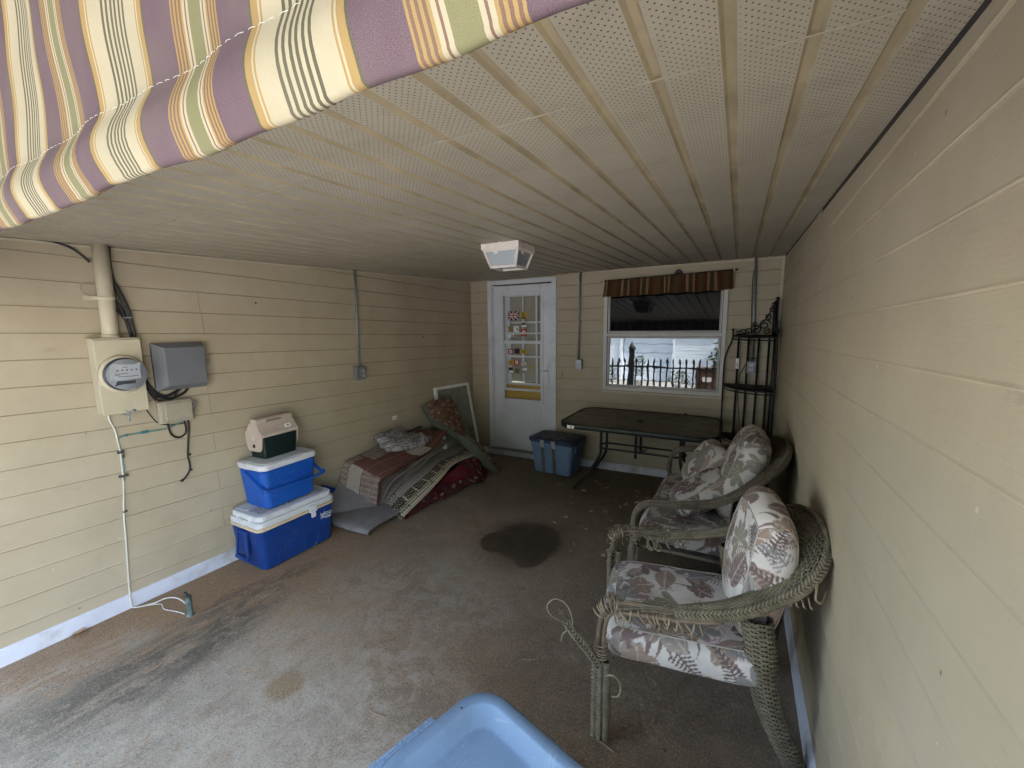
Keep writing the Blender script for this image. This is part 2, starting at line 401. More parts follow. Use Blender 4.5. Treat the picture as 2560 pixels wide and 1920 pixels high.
# ---- ceiling: vinyl soffit, V grooves, perforations
m, t = new('vinyl_soffit', (.5, .47, .4), .5, 0, .3)
o = t.obj(); x, y, z = t.sep(o)
xs = t.math('ADD', x, t.math('MULTIPLY', y, .0075))
fr = t.math('FRACT', t.math('DIVIDE', t.math('SUBTRACT', xs, 1.655), .1328))
flat = t.math('MULTIPLY', t.math('GREATER_THAN', fr, .13), t.math('LESS_THAN', fr, .87))
def dots(ox, oy):
    d = .0178
    a = t.math('SUBTRACT', t.math('FRACT', t.math('ADD', t.math('DIVIDE', xs, d), ox)), .5)
    b = t.math('SUBTRACT', t.math('FRACT', t.math('ADD', t.math('DIVIDE', y, d), oy)), .5)
    r2 = t.math('ADD', t.math('MULTIPLY', a, a), t.math('MULTIPLY', b, b))
    return t.math('LESS_THAN', r2, .0125)
hole = t.math('MULTIPLY', t.math('MAXIMUM', dots(0, 0), dots(.5, .5)), flat)
col = t.ramp(t.noise(2.5, 6, .6), [(.3, (.315, .28, .222)), (.7, (.375, .338, .27))])
col = t.mix(t.ramp(t.noise(4.2, 8, .7, dist=.5), [(.54, 0), (.74, .5)]), col, (.20, .175, .135))
col = t.mix(hole, col, (.06, .055, .045))
t.base(col); t.bump(t.math('ADD', t.math('MULTIPLY', hole, -1.0), t.math('MULTIPLY', t.noise(1, 4, .6, t.scale(o, (220, 30, 30))), .5)), .25, .003)
M_soff = m
M_groove = plain('soffit_groove_tan', (.33, .275, .18), .7, var=.25, sc=5, dirt=(.2, .16, .1))  # grooves a browner tone than the flat strips between them
M_soffseam = plain('soffit_seam', (.36, .325, .26), .5)
mb = MB()
Y0, Y1 = -4.487, .02
def cpt(xx, y, dz=0): return (xx - .0075*y, y, czz(xx, y)+dz)
k0 = -13; x_l = 1.655+.1328*k0 - .02
for k in range(-14, 16):
    xa = 1.655+.1328*k; g = .0135
    prof = [(xa-g, 0), (xa-g*.5, .008), (xa+g*.5, .008), (xa+g, 0), (xa+.1328-g, 0)]
    for i in range(4):
        (p, q), (r, u) = prof[i], prof[i+1]
        n = 6
        for j in range(n):
            ya, yb = Y0+(Y1-Y0)*j/n, Y0+(Y1-Y0)*(j+1)/n
            mb.add([cpt(p, ya, q), cpt(p, yb, q), cpt(r, yb, u), cpt(r, ya, u)], [(0, 1, 2, 3)], 1 if i < 3 else 0)
for kk, ys in (((-12, -10, -8, -6, -4, -2, 0, 2, 4, 6, 8, 10, 12), -3.76), ((0, 3, 5, 7, 9, 11), -.85)):
    for k in kk:
        xa = 1.655+.1328*(k+1); off = random.uniform(-.012, .012)
        mb.b2((*cpt(xa+.012, ys+off, -.0015)[:2], czz(xa, ys)-.0007), (*cpt(xa+.2656-.012, ys+off+.0028)[:2], czz(xa, ys)+.001), 2)
CE = mb.build('ceiling', [M_soff, M_groove, M_soffseam]); tag(CE, 'cream perforated soffit boards of the porch ceiling', 'ceiling', kind='structure')
# dark shadow gap and J channel along the right wall, thin strip along the left wall
mb = MB()
for i in range(8):
    a, b = Y0+(0-Y0)*i/8, Y0+(0-Y0)*(i+1)/8
    wa, wb = .002+.004*min(1, -a/4), .002+.004*min(1, -b/4)
    mb.add([(W-.001, a, czz(W, a)-.010), (W-.001, b, czz(W, b)-.010), (W-wb-.006, b, czz(W, b)-.001), (W-wa-.006, a, czz(W, a)-.001)], [(0, 1, 2, 3)], 0)
CG = mb.build('ceiling_gap', M_gap); tag(CG, 'dark gap between soffit and wall', 'gap', kind='structure')
mb = MB(); mb.bar((.006, Y0, czz(0, Y0)-.008), (.006, -.02, czz(0, 0)-.008), .012, .010); o = mb.build('ceiling_trim', M_trim); tag(o, 'pale trim strip between soffit and meter wall', 'trim', kind='structure')
mb = MB(); mb.b2((-.6, -5.75, 2.36), (W+.6, 6.0, 2.7)); mb.b2((-.6, -5.80, 2.28), (W+.6, -5.7505, 2.72)); o = mb.build('roof', plain('roof_shingle', (.16, .14, .13), .9)); tag(o, kind='structure')  # eave lengthened past the valance, unseen, added to block the high sky
mb = MB(); mb.b2((.0, 1.6, -.1), (W, 1.7, 2.36)); o = mb.build('interior_wall', plain('dark_room', (.05, .048, .045), .9)); tag(o, kind='structure')

# ---- floor: stained concrete slab
m, t = new('stained_concrete', (.25, .2, .15), .75, 0, .3)
o = t.obj(); x, y, z = t.sep(o)
def blob0(px, py, rx, ry, nz=.8, ns=5, rot=0.0):
    dx = t.math('SUBTRACT', x, px); dy = t.math('SUBTRACT', y, py)
    if rot:
        c, s_ = math.cos(rot), math.sin(rot)
        dx, dy = (t.math('ADD', t.math('MULTIPLY', dx, c), t.math('MULTIPLY', dy, s_)), t.math('SUBTRACT', t.math('MULTIPLY', dy, c), t.math('MULTIPLY', dx, s_)))
    d = t.math('ADD', t.math('POWER', t.math('DIVIDE', dx, rx), 2.0), t.math('POWER', t.math('DIVIDE', dy, ry), 2.0))
    d = t.math('ADD', d, t.math('MULTIPLY', t.math('SUBTRACT', t.noise(ns, 6, .65), .5), nz*2))
    return d
def blob(*a, e0=1.15, e1=.6, **k): return t.sstep(blob0(*a, **k), e0, e1)
def soft(*a, **k): return t.sstep(blob0(*a, **k), 1.5, .15)
grit = t.noise(105, 8, .8); grit2 = t.noise(190, 4, .7); med = t.noise(6, 10, .76, dist=1.0)
col = t.ramp(t.noise(1.6, 9, .66, dist=.5), [(.28, (.20, .145, .10)), (.5, (.275, .21, .152)), (.72, (.36, .295, .225))])
def over(mask, c, amt=1.0, brk=None, lo=.42, hi=.60):
    """lay a stain of its own colour over the concrete, its edge broken up by grain"""
    global col
    k = t.math('MULTIPLY', mask, amt)
    if brk is not None: k = t.math('MULTIPLY', k, t.sstep(brk, lo, hi))
    col = t.mix(k, col, c)
streak = t.noise(1, 8, .72, t.scale(o, (12, 4.2, 1)), dist=.9)
over(soft(.25, -3.3, .55, 1.5), (.30, .175, .085), .75)
over(soft(1.3, -3.35, .55, .4), (.34, .195, .095), .85, med, .40, .58)
over(soft(.95, -2.9, .5, .4), (.31, .19, .10), .7, med, .44, .56)
over(soft(1.75, -4.45, .4, .3), (.36, .22, .115), .7, med, .42, .56)
over(soft(2.05, -3.35, .5, .5), (.30, .18, .095), .8, med, .42, .56)
over(soft(1.5, -4.15, .9, .8), (.43, .37, .295), .75, med, .38, .60)
over(soft(1.15, -3.85, .8, .6), (.40, .36, .30), .55, streak, .36, .6)
over(soft(.72, -4.45, .75, .6), (.40, .37, .315), .7, streak, .36, .60)
over(soft(1.95, -3.65, .5, .45), (.44, .385, .315), .75, med, .44, .60)
over(soft(1.5, -2.9, .7, .5), (.37, .325, .27), .7, med, .43, .60)
over(soft(.70, -3.80, .24, .62, .4, 6, rot=.10), (.060, .050, .038), .85, streak, .36, .58)
over(soft(.56, -4.28, .17, .5, .4, 6), (.085, .072, .052), .6, streak, .38, .60)
over(soft(1.02, -4.35, .34, .45, .4, 6), (.12, .10, .075), .5, streak, .42, .62)
over(soft(.50, -3.35, .10, .5, .4, 6, rot=-.25), (.09, .07, .05), .7, streak, .42, .58)
# darker brown tone towards the back and around the wicker seats
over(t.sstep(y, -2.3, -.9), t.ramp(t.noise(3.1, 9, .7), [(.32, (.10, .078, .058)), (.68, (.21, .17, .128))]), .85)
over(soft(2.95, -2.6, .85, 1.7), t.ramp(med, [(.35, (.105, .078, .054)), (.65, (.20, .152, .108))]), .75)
over(blob(1.40, -3.71, .085, .085, .45, 9, e0=1.5, e1=.4), (.25, .155, .075), .7)
ring = soft(1.80, -2.0, .40, .44, .5, 4)
over(ring, (.10, .072, .046), .7)
wet = t.math('MAXIMUM', blob(1.80, -1.96, .27, .31, .30, 3.2, rot=.5, e0=1.22, e1=.72), t.math('MAXIMUM', blob(1.62, -2.08, .16, .17, .3, 5, e0=1.2, e1=.75), blob(1.93, -2.14, .12, .19, .3, 5, e0=1.2, e1=.75)))
# pale lime marks, drag lines and grit
wht = t.ramp(t.noise(11, 12, .82, dist=2.0), [(.55, 0), (.66, .85)])
col = t.mix(t.math('MULTIPLY', wht, t.ramp(t.noise(1.3, 4), [(.42, .05), (.62, 1)])), col, (.52, .45, .35))
col = t.mix(t.ramp(grit, [(.35, .70), (.48, 0)]), col, (.085, .066, .046))
col = t.mix(t.ramp(grit, [(.53, 0), (.66, .55)]), col, (.46, .37, .26))
col = t.mix(t.ramp(grit2, [(.34, .6), (.47, 0)]), col, (.075, .058, .042))
col = t.mix(t.ramp(grit2, [(.54, 0), (.66, .55)]), col, (.47, .385, .28))
spk = t.voro(55, out='Distance'); col = t.mix(t.math('MULTIPLY', t.math('LESS_THAN', spk, .10), t.math('GREATER_THAN', t.noise(31, 2), .56)), col, (.035, .028, .02))
col = t.mix(t.math('MULTIPLY', wet, .80), col, t.ramp(t.noise(7, 6, .6), [(.35, (.022, .015, .009)), (.65, (.050, .034, .021))]))
t.base(col)
t.rough(t.math('SUBTRACT', t.ramp(t.noise(3, 4), [(.3, .70), (.7, .9)]), t.math('MULTIPLY', wet, .30)))
t.bump(t.math('ADD', t.math('MULTIPLY', grit2, .6), t.math('ADD', t.math('MULTIPLY', grit, .8), t.noise(14, 5, .6))), .5, .004)
M_conc = m
mb = MB(); nx, ny = 8, 12
def flp(u, v):
    xx, yy = -.02+(W+.04)*u, -5.0+5.03*v; return (xx, yy, fz(xx, yy))
mb.grid(flp, nx, ny, smooth=False)
q = [(-.3, -5.0), (W+.3, -5.0)]
mb.add([(-.02, -5.0, fz(0, -5)), (W+.02, -5.0, fz(W, -5)), (W+.02, -5.0, -.3), (-.02, -5.0, -.3)], [(0, 3, 2, 1)])
FL = mb.build('floor', M_conc); tag(FL, 'stained brown concrete porch floor with a wet patch', 'floor', kind='structure')
# ================================================================ door
M_white = plain('white_door_paint', (.60, .62, .67), .45, var=.06, sc=5, bump=.05, dirt=(.42, .42, .42))
M_alu = plain('grey_window_vinyl', (.50, .48, .45), .45, var=.08, bump=.05)
M_ochre = plain('ochre_door_paint', (.50, .33, .075), .45, var=.12, sc=7)
M_blind = plain('beige_blind', (.34, .32, .26), .6, var=.1)
m, t = new('clear_pane', (1, 1, 1), .02, 0, .5); t.b.inputs['Transmission Weight'].default_value = 1; t.b.inputs['IOR'].default_value = 1.02
M_glass = m
m, t = new('dark_pane', (.008, .009, .011), .015, 0, .5); t.b.inputs['IOR'].default_value = 1.85
t.bump(t.noise(5, 2, .5), .02, .02); M_dark = m
m, t = new('dark_upper_pane', (.008, .009, .011), .02, 0, .5); t.b.inputs['IOR'].default_value = 1.5
t.bump(t.noise(5, 2, .5), .02, .02); M_dark2 = m
M_blk = plain('black_plastic', (.02, .02, .02), .5)
D = thing('entry_door', 'white storm door with stickers behind its glass', 'door', ((DX0+DX1)/2, 0, DZ0))
mb = MB()                                   # casing
cw = .055
mb.b2((DX0, -.030, DZ0-.005), (DX0+cw, -.001, DZ1-.012)); mb.b2((DX1-cw, -.030, DZ0-.005), (DX1, -.001, DZ1-.012)); mb.b2((DX0+cw, -.0295, DZ1-cw-.012), (DX1-cw, -.001, DZ1-.0125))
mb.b2((DX0+.012, -.036, DZ0), (DX0+.022, -.0301, DZ1-.03)); mb.b2((DX1-.022, -.036, DZ0), (DX1-.012, -.0301, DZ1-.03)); mb.b2((DX0+.022, -.0355, DZ1-.034), (DX1-.022, -.0301, DZ1-.024))
mb.b2((DX0+cw+.0005, -.012, DZ0), (DX0+cw+.016, .08, DZ1-.07)); mb.b2((DX1-cw-.016, -.012, DZ0), (DX1-cw-.0005, .08, DZ1-.07))
mb.build('frame', M_white, D, bev=.002)
mb = MB(); mb.b2((DX0+.012, -.055, fz(.7, 0)+.079), (DX1-.01, .07, fz(.7, 0)+.094)); mb.build('threshold', plain('worn_metal_sill', (.30, .28, .27), .5, .4, dirt=(.12, .1, .08)), D)
sx0, sx1, sz0, sz1 = DX0+cw+.018, DX1-cw-.018, DZ0+.022, DZ1-cw-.028
gx0, gx1, gz0, gz1 = .497, 1.020, .781, 2.092
mb = MB()
mb.b2((sx0, .000, sz0), (gx0, .035, sz1)); mb.b2((gx1, .000, sz0), (sx1, .035, sz1)); mb.b2((gx0, .0003, gz1), (gx1, .0347, sz1)); mb.b2((gx0, .0003, sz0), (gx1, .0347, gz0))
slab = mb.build('door_slab', M_white, D, bev=.003)
mb = MB(); f = .038                        # glazing bead
mb.b2((gx0-f, -.009, gz0-f), (gx0, -.0003, gz1+f)); mb.b2((gx1, -.009, gz0-f), (gx1+f, -.0003, gz1+f)); mb.b2((gx0, -.0087, gz1), (gx1, -.0003, gz1+f)); mb.b2((gx0, -.0087, gz0-f), (gx1, -.0003, gz0))
mb.build('glazing_frame', M_white, D, bev=.003)
mb = MB()
for z, h in ((1.512, .040), (1.625, .018), (.905, .030)): mb.b2((gx0+.001, -.006, z-h/2), (gx1-.001, .022, z+h/2))
mb.b2((gx0, .005, .92), (gx0+.014, .03, 1.5)); mb.b2((gx1-.014, .005, .92), (gx1, .03, 1.5))
mb.build('sash_rail', M_white, D, bev=.002)
mb = MB(); mb.b2((gx0, .012, gz0), (gx1, .015, gz1)); mb.build('pane', M_glass, D)
mb = MB(); mb.b2((sx1-.058, -.012, 1.01), (sx1-.030, -.0003, 1.24)); mb.build('handle_plate', M_white, D, bev=.003)
mb = MB(); mb.tube([(sx1-.046, -.012, 1.165), (sx1-.046, -.045, 1.165), (sx1-.06, -.052, 1.166), (sx1-.15, -.050, 1.160)], .008, 8); mb.build('handle', plain('brushed_lever', (.55, .55, .56), .35, .6), D)
mb = MB()
for z0, z1 in ((1.93, 2.18), (1.45, 1.83), (.95, 1.40), (.55, .88), (.20, .48)): mb.b2((sx0-.016, -.004, z0), (sx0-.010, .002, z1))
mb.build('hinge', M_blk, D)
# inner door with nine lights and blind
mb = MB(); yi = .075
mb.b2((gx0-.09, yi, DZ0), (gx1+.05, yi+.03, .955)); mb.b2((.66, yi-.006, .70), (.69, yi-.0005, .955)); mb.b2((.84, yi-.006, .70), (.87, yi-.0005, .955))
mb.build('inner_panel', M_ochre, D)
mb = MB(); mb.b2((gx0-.09, yi-.012, .956), (gx1+.05, yi+.02, .985)); mb.b2((gx0-.09, yi, .985), (gx0+.055, yi+.03, 2.16)); mb.b2((gx0+.055, yi, 2.085), (gx1+.05, yi+.03, 2.16))
for xx in (.735, .925): mb.b2((xx-.010, yi+.001, .985), (xx+.010, yi+.022, 2.085))
for z in (1.325, 1.760): mb.b2((gx0+.055, yi+.0015, z-.010), (gx1+.05, yi+.0215, z+.010))
mb.build('inner_muntin', M_white, D)
mb = MB()
for k in range(44): 
    z = .99+k*.025; mb.add([(gx0, yi+.050, z), (gx1+.05, yi+.050, z), (gx1+.05, yi+.062, z+.026), (gx0, yi+.062, z+.026)], [(0, 1, 2, 3)])
mb.build('blind', M_blind, D)
# stickers on the inner glass
SC = {n_: plain('sticker_'+n_, c, .4, var=.1) for n_, c in dict(red=(.42, .07, .05), white=(.80, .80, .78), yellow=(.55, .36, .04), navy=(.03, .03, .09), grey=(.30, .31, .32), tan=(.33, .22, .08), black=(.03, .03, .03), cream=(.5, .47, .36), olive=(.2, .2, .1)).items()}
def Yp(u, v, y):   # photo pixel -> plane y
    d = cf_ + cx_*((u-1280)/1050.55) - cu_*((v-960)/1050.55); k = (y-CAM[1])/d.y; return (CAM[0]+d.x*k, CAM[2]+d.z*k)
ys = yi-.003
def stick(px, marks, base):
    a = Yp(*px[:2], ys); b = Yp(*px[2:], ys); mb = MB()
    keys = [base]+[q for q in dict.fromkeys(mk[4] for mk in marks) if q != base]
    mb.b2((a[0], ys, b[1]), (b[0], ys+.0015, a[1]))
    for (u0, v0, u1, v1, c, lv) in marks:
        mb.b2((a[0]+(b[0]-a[0])*u0, ys-.0006*lv, a[1]+(b[1]-a[1])*v1), (a[0]+(b[0]-a[0])*u1, ys, a[1]+(b[1]-a[1])*v0), keys.index(c))
    return mb, [SC[k] for k in keys], a, b
s_ = .14467
def crop1(x0, y0, x1, y1): return (1100+x0*s_, 640+y0*s_, 1100+x1*s_, 640+y1*s_)
# union flag
mb, ms, a, b = stick(crop1(1172, 958, 1362, 1104), [], 'navy')
cxm, czm = (a[0]+b[0])/2, (a[1]+b[1])/2; wx, wz = (b[0]-a[0]), (a[1]-b[1])
ms += [SC['white'], SC['red']]
for sg in (1, -1):
    mb.bar((a[0], ys-.0006, czm-sg*wz/2*.98), (b[0], ys-.0006, czm+sg*wz/2*.98), .0008, wz*.16, 1, up=(0, -1, 0)) if False else None
    dx, dz = wx/2*.93, wz/2*.93; nx_, nz_ = -dz*sg, dx; L_ = math.hypot(nx_, nz_); nx_, nz_ = nx_/L_, nz_/L_
    for w_, mi, lv in ((.0075, 1, 1), (.0028, 2, 2)):
        p = [(cxm-dx+nx_*w_, ys-.0004*lv, czm-dz*sg+nz_*w_), (cxm-dx-nx_*w_, ys-.0004*lv, czm-dz*sg-nz_*w_), (cxm+dx-nx_*w_, ys-.0004*lv, czm+dz*sg-nz_*w_), (cxm+dx+nx_*w_, ys-.0004*lv, czm+dz*sg+nz_*w_)]
        mb.add(p, [(0, 1, 2, 3)], mi)
for w_, mi, lv in ((.014, 1, 3), (.008, 2, 4)):
    mb.b2((cxm-w_, ys-.0004*lv, b[1]), (cxm+w_, ys, a[1]), mi); mb.b2((a[0], ys-.0004*lv-.0001, czm-w_), (b[0], ys, czm+w_), mi)
mb.build('flag_sticker', ms, D)
for px, marks, base in (
    ((1390, 962, 1500, 1088), [(.3, .2, .45, .8, 'black', 1), (.6, .35, .7, .8, 'black', 1), (.1, .8, .9, .95, 'black', 1), (.2, .1, .5, .2, 'olive', 1)], 'yellow'),
    ((1180, 1215, 1262, 1310), [(.1, .2, .9, .35, 'olive', 1), (.1, .55, .9, .7, 'olive', 1)], 'tan'),
    ((1270, 1208, 1364, 1318), [(.55, .3, .9, .75, 'grey', 1), (.1, .15, .9, .2, 'grey', 1)], 'white'),
    ((1400, 1150, 1508, 1245), [(.1, .5, .9, .8, 'white', 1), (.2, .1, .6, .4, 'black', 1)], 'grey'),
    ((1396, 1258, 1500, 1385), [(.25, .25, .72, .75, 'white', 1), (.45, .4, .62, .8, 'red', 2)], 'red'),
    ((1176, 1318, 1272, 1400), [(.1, .2, .8, .3, 'red', 1), (.1, .45, .8, .52, 'grey', 1), (.6, .6, .85, .95, 'black', 1)], 'white'),
    ((1188, 1440, 1262, 1500), [(.1, .3, .9, .6, 'white', 1)], 'grey'),
    ((1400, 1430, 1505, 1500), [(.1, .2, .9, .3, 'white', 1), (.1, .6, .9, .7, 'white', 1)], 'grey'),
    ((1176, 1605, 1272, 1700), [(.25, .2, .75, .8, 'white', 1), (.42, .35, .6, .7, 'red', 2)], 'red'),
    ((1290, 1600, 1372, 1690), [(.1, .1, .5, .5, 'black', 1)], 'navy'),
    ((1390, 1612, 1500, 1700), [(.3, .3, .7, .7, 'olive', 1)], 'yellow'),
    ((1176, 1790, 1272, 1895), [(.35, .2, .65, .8, 'olive', 1)], 'yellow'),
    ((1282, 1788, 1372, 1892), [(.25, .2, .75, .75, 'white', 1), (.42, .35, .6, .7, 'red', 2)], 'red'),
    ((1400, 1830, 1500, 1890), [], 'cream'), ((1176, 1910, 1280, 2030), [(.1, .2, .8, .5, 'black', 1), (.2, .6, .9, .9, 'white', 1)], 'grey'),
    ((1400, 1900, 1530, 2030), [(.2, .3, .8, .6, 'white', 1)], 'grey'), ((1540, 1905, 1600, 1950), [], 'yellow'), ((1300, 1940, 1372, 2030), [], 'olive')):
    mb, ms, a, b = stick(crop1(*px), marks, base); mb.build('sticker', ms, D)

# ================================================================ window
WN = thing('window', 'grey framed two-sash window reflecting the yard', 'window', ((WX0+WX1)/2, 0, WZ0))
mb = MB(); f = .042
mb.b2((WX0, -.022, WZ0), (WX0+f, .02, WZ1)); mb.b2((WX1-f, -.022, WZ0), (WX1, .02, WZ1)); mb.b2((WX0+f, -.0217, WZ0), (WX1-f, .02, WZ0+f)); mb.b2((WX0+f, -.0217, 1.592), (WX1-f, .02, 1.622)); mb.b2((WX0+f, -.0217, WZ1-f), (WX1-f, .02, WZ1))
mb.build('frame', M_alu, WN, bev=.003)
mb = MB(); mb.b2((WX0-.012, -.040, WZ0-.022), (WX1+.010, .005, WZ0-.001)); mb.build('sill', M_trim, WN, bev=.003)
def sash(z0, z1, lean, nm):
    mb = MB(); x0, x1 = WX0+f+.001, WX1-f-.001; b = .024
    mb.b2((x0, -.010, z0), (x0+b, .018, z1)); mb.b2((x1-b, -.010, z0), (x1, .018, z1)); mb.b2((x0+b, -.0097, z0), (x1-b, .018, z0+b)); mb.b2((x0+b, -.0097, z1-b), (x1-b, .018, z1))
    o = mb.build('sash', M_alu, WN, bev=.002)
    mb = MB(); e = .0035
    for (a0, a1, c0_, c1_) in ((x0-.002, x0+e, z0, z1), (x1-e, x1+.002, z0, z1)): mb.b2((a0, -.0225, c0_), (a1, -.0101, c1_))
    mb.b2((x0+e, -.0105, z0), (x1-e, -.0098, z0+e)); mb.b2((x0+e, -.0105, z1-e), (x1-e, -.0098, z1)); mb.b2((x0+b*.62, -.0103, z0+b*.62), (x1-b*.62, -.0098, z0+b*.62+.003)); mb.b2((x0+b*.62, -.0103, z1-b*.62-.003), (x1-b*.62, -.0098, z1-b*.62)); mb.b2((x0+b*.62, -.0102, z0+b*.62+.003), (x0+b*.62+.003, -.0098, z1-b*.62-.003)); mb.b2((x1-b*.62-.003, -.0102, z0+b*.62+.003), (x1-b*.62, -.0098, z1-b*.62-.003)); mb.build('gasket', M_gap, o)
    mb = MB(); zc = (z0+z1)/2; h = (z1-z0)/2-b*.7; t_ = math.tan(lean)*h
    mb.add([(x0+b*.7, .006+t_, zc-h), (x1-b*.7, .006+t_, zc-h), (x1-b*.7, .006-t_, zc+h), (x0+b*.7, .006-t_, zc+h)], [(0, 1, 2, 3)])
    mb.add([(x0+b*.7, .012+t_, zc-h), (x1-b*.7, .012+t_, zc-h), (x1-b*.7, .012-t_, zc+h), (x0+b*.7, .012-t_, zc+h)], [(3, 2, 1, 0)])
    mb.build('pane', M_dark if nm == 'l' else M_dark2, o); return o
LEAN_LO, LEAN_UP = R_(-1.9), R_(-2.6)
sash(WZ0+f+.001, 1.591, LEAN_LO, 'l'); sash(1.623, WZ1-f-.001, LEAN_UP, 'u')
mb = MB(); mb.b2((WX0-.1, .30, .8), (WX1+.1, .31, 2.3)); mb.build('dark_backing', M_blk, WN)

# ================================================================ striped cloth
def stripes(name, st, purple, gold, cream, green, mauve, dark):
    m, t = new(name, (.5, .5, .5), .9, 0, .1)
    u = t.sep(t.uv())[0]
    f = t.math('MULTIPLY', t.math('PINGPONG', u, .5), 2.0)
    st = st or [(0, green), (.075, cream), (.105, mauve), (.12, cream), (.145, gold), (.165, mauve), (.185, gold), (.205, mauve), (.225, gold), (.245, mauve), (.262, gold), (.278, purple), (.585, dark), (.605, gold), (.66, cream), (.675, gold), (.69, cream), (.845, dark), (.872, cream), (.90, dark), (.927, cream), (.958, dark), (.985, cream)]
    c = t.ramp(f, st, 'CONSTANT')
    o = t.uv(); wv = t.noise(1, 3, .6, t.scale(o, (260, 900, 1)))
    c = t.mix(t.ramp(wv, [(.35, 0), (.7, .16)]), c, tuple(min(1, q*1.5) for q in cream))
    c = t.mix(t.ramp(t.noise(4, 5, .6, o), [(.4, 0), (.8, .3)]), c, tuple(x*.55 for x in cream))
    t.base(c); t.bump(t.math('ADD', wv, t.math('MULTIPLY', t.noise(1, 2, .5, t.scale(o, (900, 260, 1))), .6)), .5, .0015)
    return m
M_awn = stripes('striped_valance_cloth', None, (.070, .040, .066), (.24, .155, .055), (.315, .28, .20), (.125, .122, .06), (.11, .058, .045), (.05, .048, .032))
mr, tn, ol, dk_, cm = (.045, .006, .006), (.062, .034, .014), (.042, .034, .016), (.014, .011, .007), (.17, .115, .055)
M_val = stripes('striped_curtain_cloth', [(0, ol), (.07, tn), (.13, ol), (.19, tn), (.23, mr), (.28, tn), (.31, mr), (.62, dk_), (.64, cm), (.83, dk_), (.86, ol), (.90, dk_), (.93, tn), (.96, dk_)], mr, tn, cm, ol, mr, dk_)
# valance hanging across the open front, just before the camera
yc, zh, rep = -4.500, 1.905, .302
A = thing('striped_valance', 'purple, gold and cream striped valance across the porch front', 'valance', (1.75, yc, zh))
mb = MB(); nu, nv = 340, 48
x0, x1 = .06, 3.46
def awn(u, v):
    xx = x0+(x1-x0)*u; zt = 2.352; z = zh + (zt-zh)*v
    hem = .066/(zt-zh)
    w_ = math.sin(xx*2*math.pi/rep*.5+.6)
    sway = .004*math.sin(xx*21+z*9)*(.3+v) + .002*math.sin(xx*43+1)
    if v < hem: q = v/hem; bulge = .010*math.sin(math.pi*min(1, q))+.0008*w_*(1-q)
    else: q = (v-hem)/(1-hem); bulge = -.003+.007*w_*math.sin(math.pi*q)
    return (xx + .0035*math.sin(z*46+xx*9), yc - bulge - sway, z + .0015*math.sin(xx*13))
base_i = mb.grid(awn, nu, nv)
for j in range(nv+1):
    for i in range(nu+1): mb.uvs[base_i+j*(nu+1)+i] = ((x0+(x1-x0)*i/nu - 2.73)/rep, j/nv*.9)
# underside of the hem, folded back inside
def awn2(u, v):
    p = awn(u, 0); a = math.pi*v*.9; r = .006
    return (p[0], p[1]+r-r*math.cos(a), p[2]-r*math.sin(a)*.9)
bi = mb.grid(awn2, nu, 5)
for j in range(6):
    for i in range(nu+1): mb.uvs[bi+j*(nu+1)+i] = ((x0+(x1-x0)*i/nu - 2.73)/rep, -j*.01)
def awn3(u, v):
    p = awn(u, v*.14); return (p[0], max(p[1], yc-.02)+.016, p[2])
bi = mb.grid(awn3, nu, 6)
for j in range(7):
    for i in range(nu+1): mb.uvs[bi+j*(nu+1)+i] = ((x0+(x1-x0)*i/nu - 2.73)/rep, j*.03)
cl = mb.build('cloth', M_awn, A)
mb = MB(); k = 0; xx = 1.6
while xx < 3.3:                                    # white hand stitching above the hem
    u = (xx-x0)/(x1-x0); hv = .071/(2.352-zh); L_ = random.uniform(.006, .012)
    a = Vector(awn(u, hv)); b = Vector(awn(u+L_/(x1-x0), hv)); mb.tube([a+Vector((0, -.0015, 0)), (a+b)/2+Vector((0, -.0025, 0)), b+Vector((0, -.0015, 0))], .00026, 4); xx += L_+random.uniform(.004, .007)
mb.build('stitching', plain('white_thread', (.5, .5, .48), .8), cl)
mb = MB(); mb.b2((-.0, yc+.030, czz(.1, yc)-.005), (W, yc+.055, 2.355)); mb.build('header_strip', M_trim, A)
# curtain valance over the window
V = thing('window_valance', 'dark red and tan striped valance hung above the window', 'curtain', (2.45, -.06, 2.02))
mb = MB(); nu, nv = 220, 10
vx0, vx1 = 1.835, 3.085
def val(u, v):
    xx = vx0+(vx1-vx0)*u; zt, zb = 2.203+.030*u, 2.02+.022*u
    pl = .012*math.sin(u*47)+.007*math.sin(u*23+1)
    e = (1-v)
    xx += (-.018*(1-u)**6 + .014*u**6)*e
    return (xx + .006*math.sin(u*30)*e, -.068 - pl*(.35+.9*e) - .008*e, zb+(zt-zb)*v+.004*math.sin(u*40)*e)
bi = mb.grid(val, nu, nv)
for j in range(nv+1):
    for i in range(nu+1): mb.uvs[bi+j*(nu+1)+i] = ((vx0+(vx1-vx0)*i/nu-1.945+.012*math.sin(i*.11))/.215, j/nv*.3)
mb.build('cloth', M_val, V, solid=.004)
mb = MB(); mb.tube([(1.79, -.062, 2.192), (3.125, -.062, 2.228)], .008, 8); mb.build('rod', M_blk, V)
M_cp = plain('cream_plastic', (.7, .66, .55), .4)
for q in ((1.812, -.062, 2.192), (3.095, -.062, 2.227)):
    mb = MB(); mb.lathe([(.001, -.012), (.009, -.008), (.012, 0), (.009, .008), (.001, .012)], q, 10); mb.build('rod_ring', M_cp, V)
for xx in (1.83, 3.07):
    mb = MB(); mb.b2((xx-.006, -.06, 2.17), (xx+.006, -.01, 2.182)); mb.b2((xx-.009, -.014, 2.14), (xx+.009, -.0108, 2.20)); mb.build('bracket', M_alu, V)
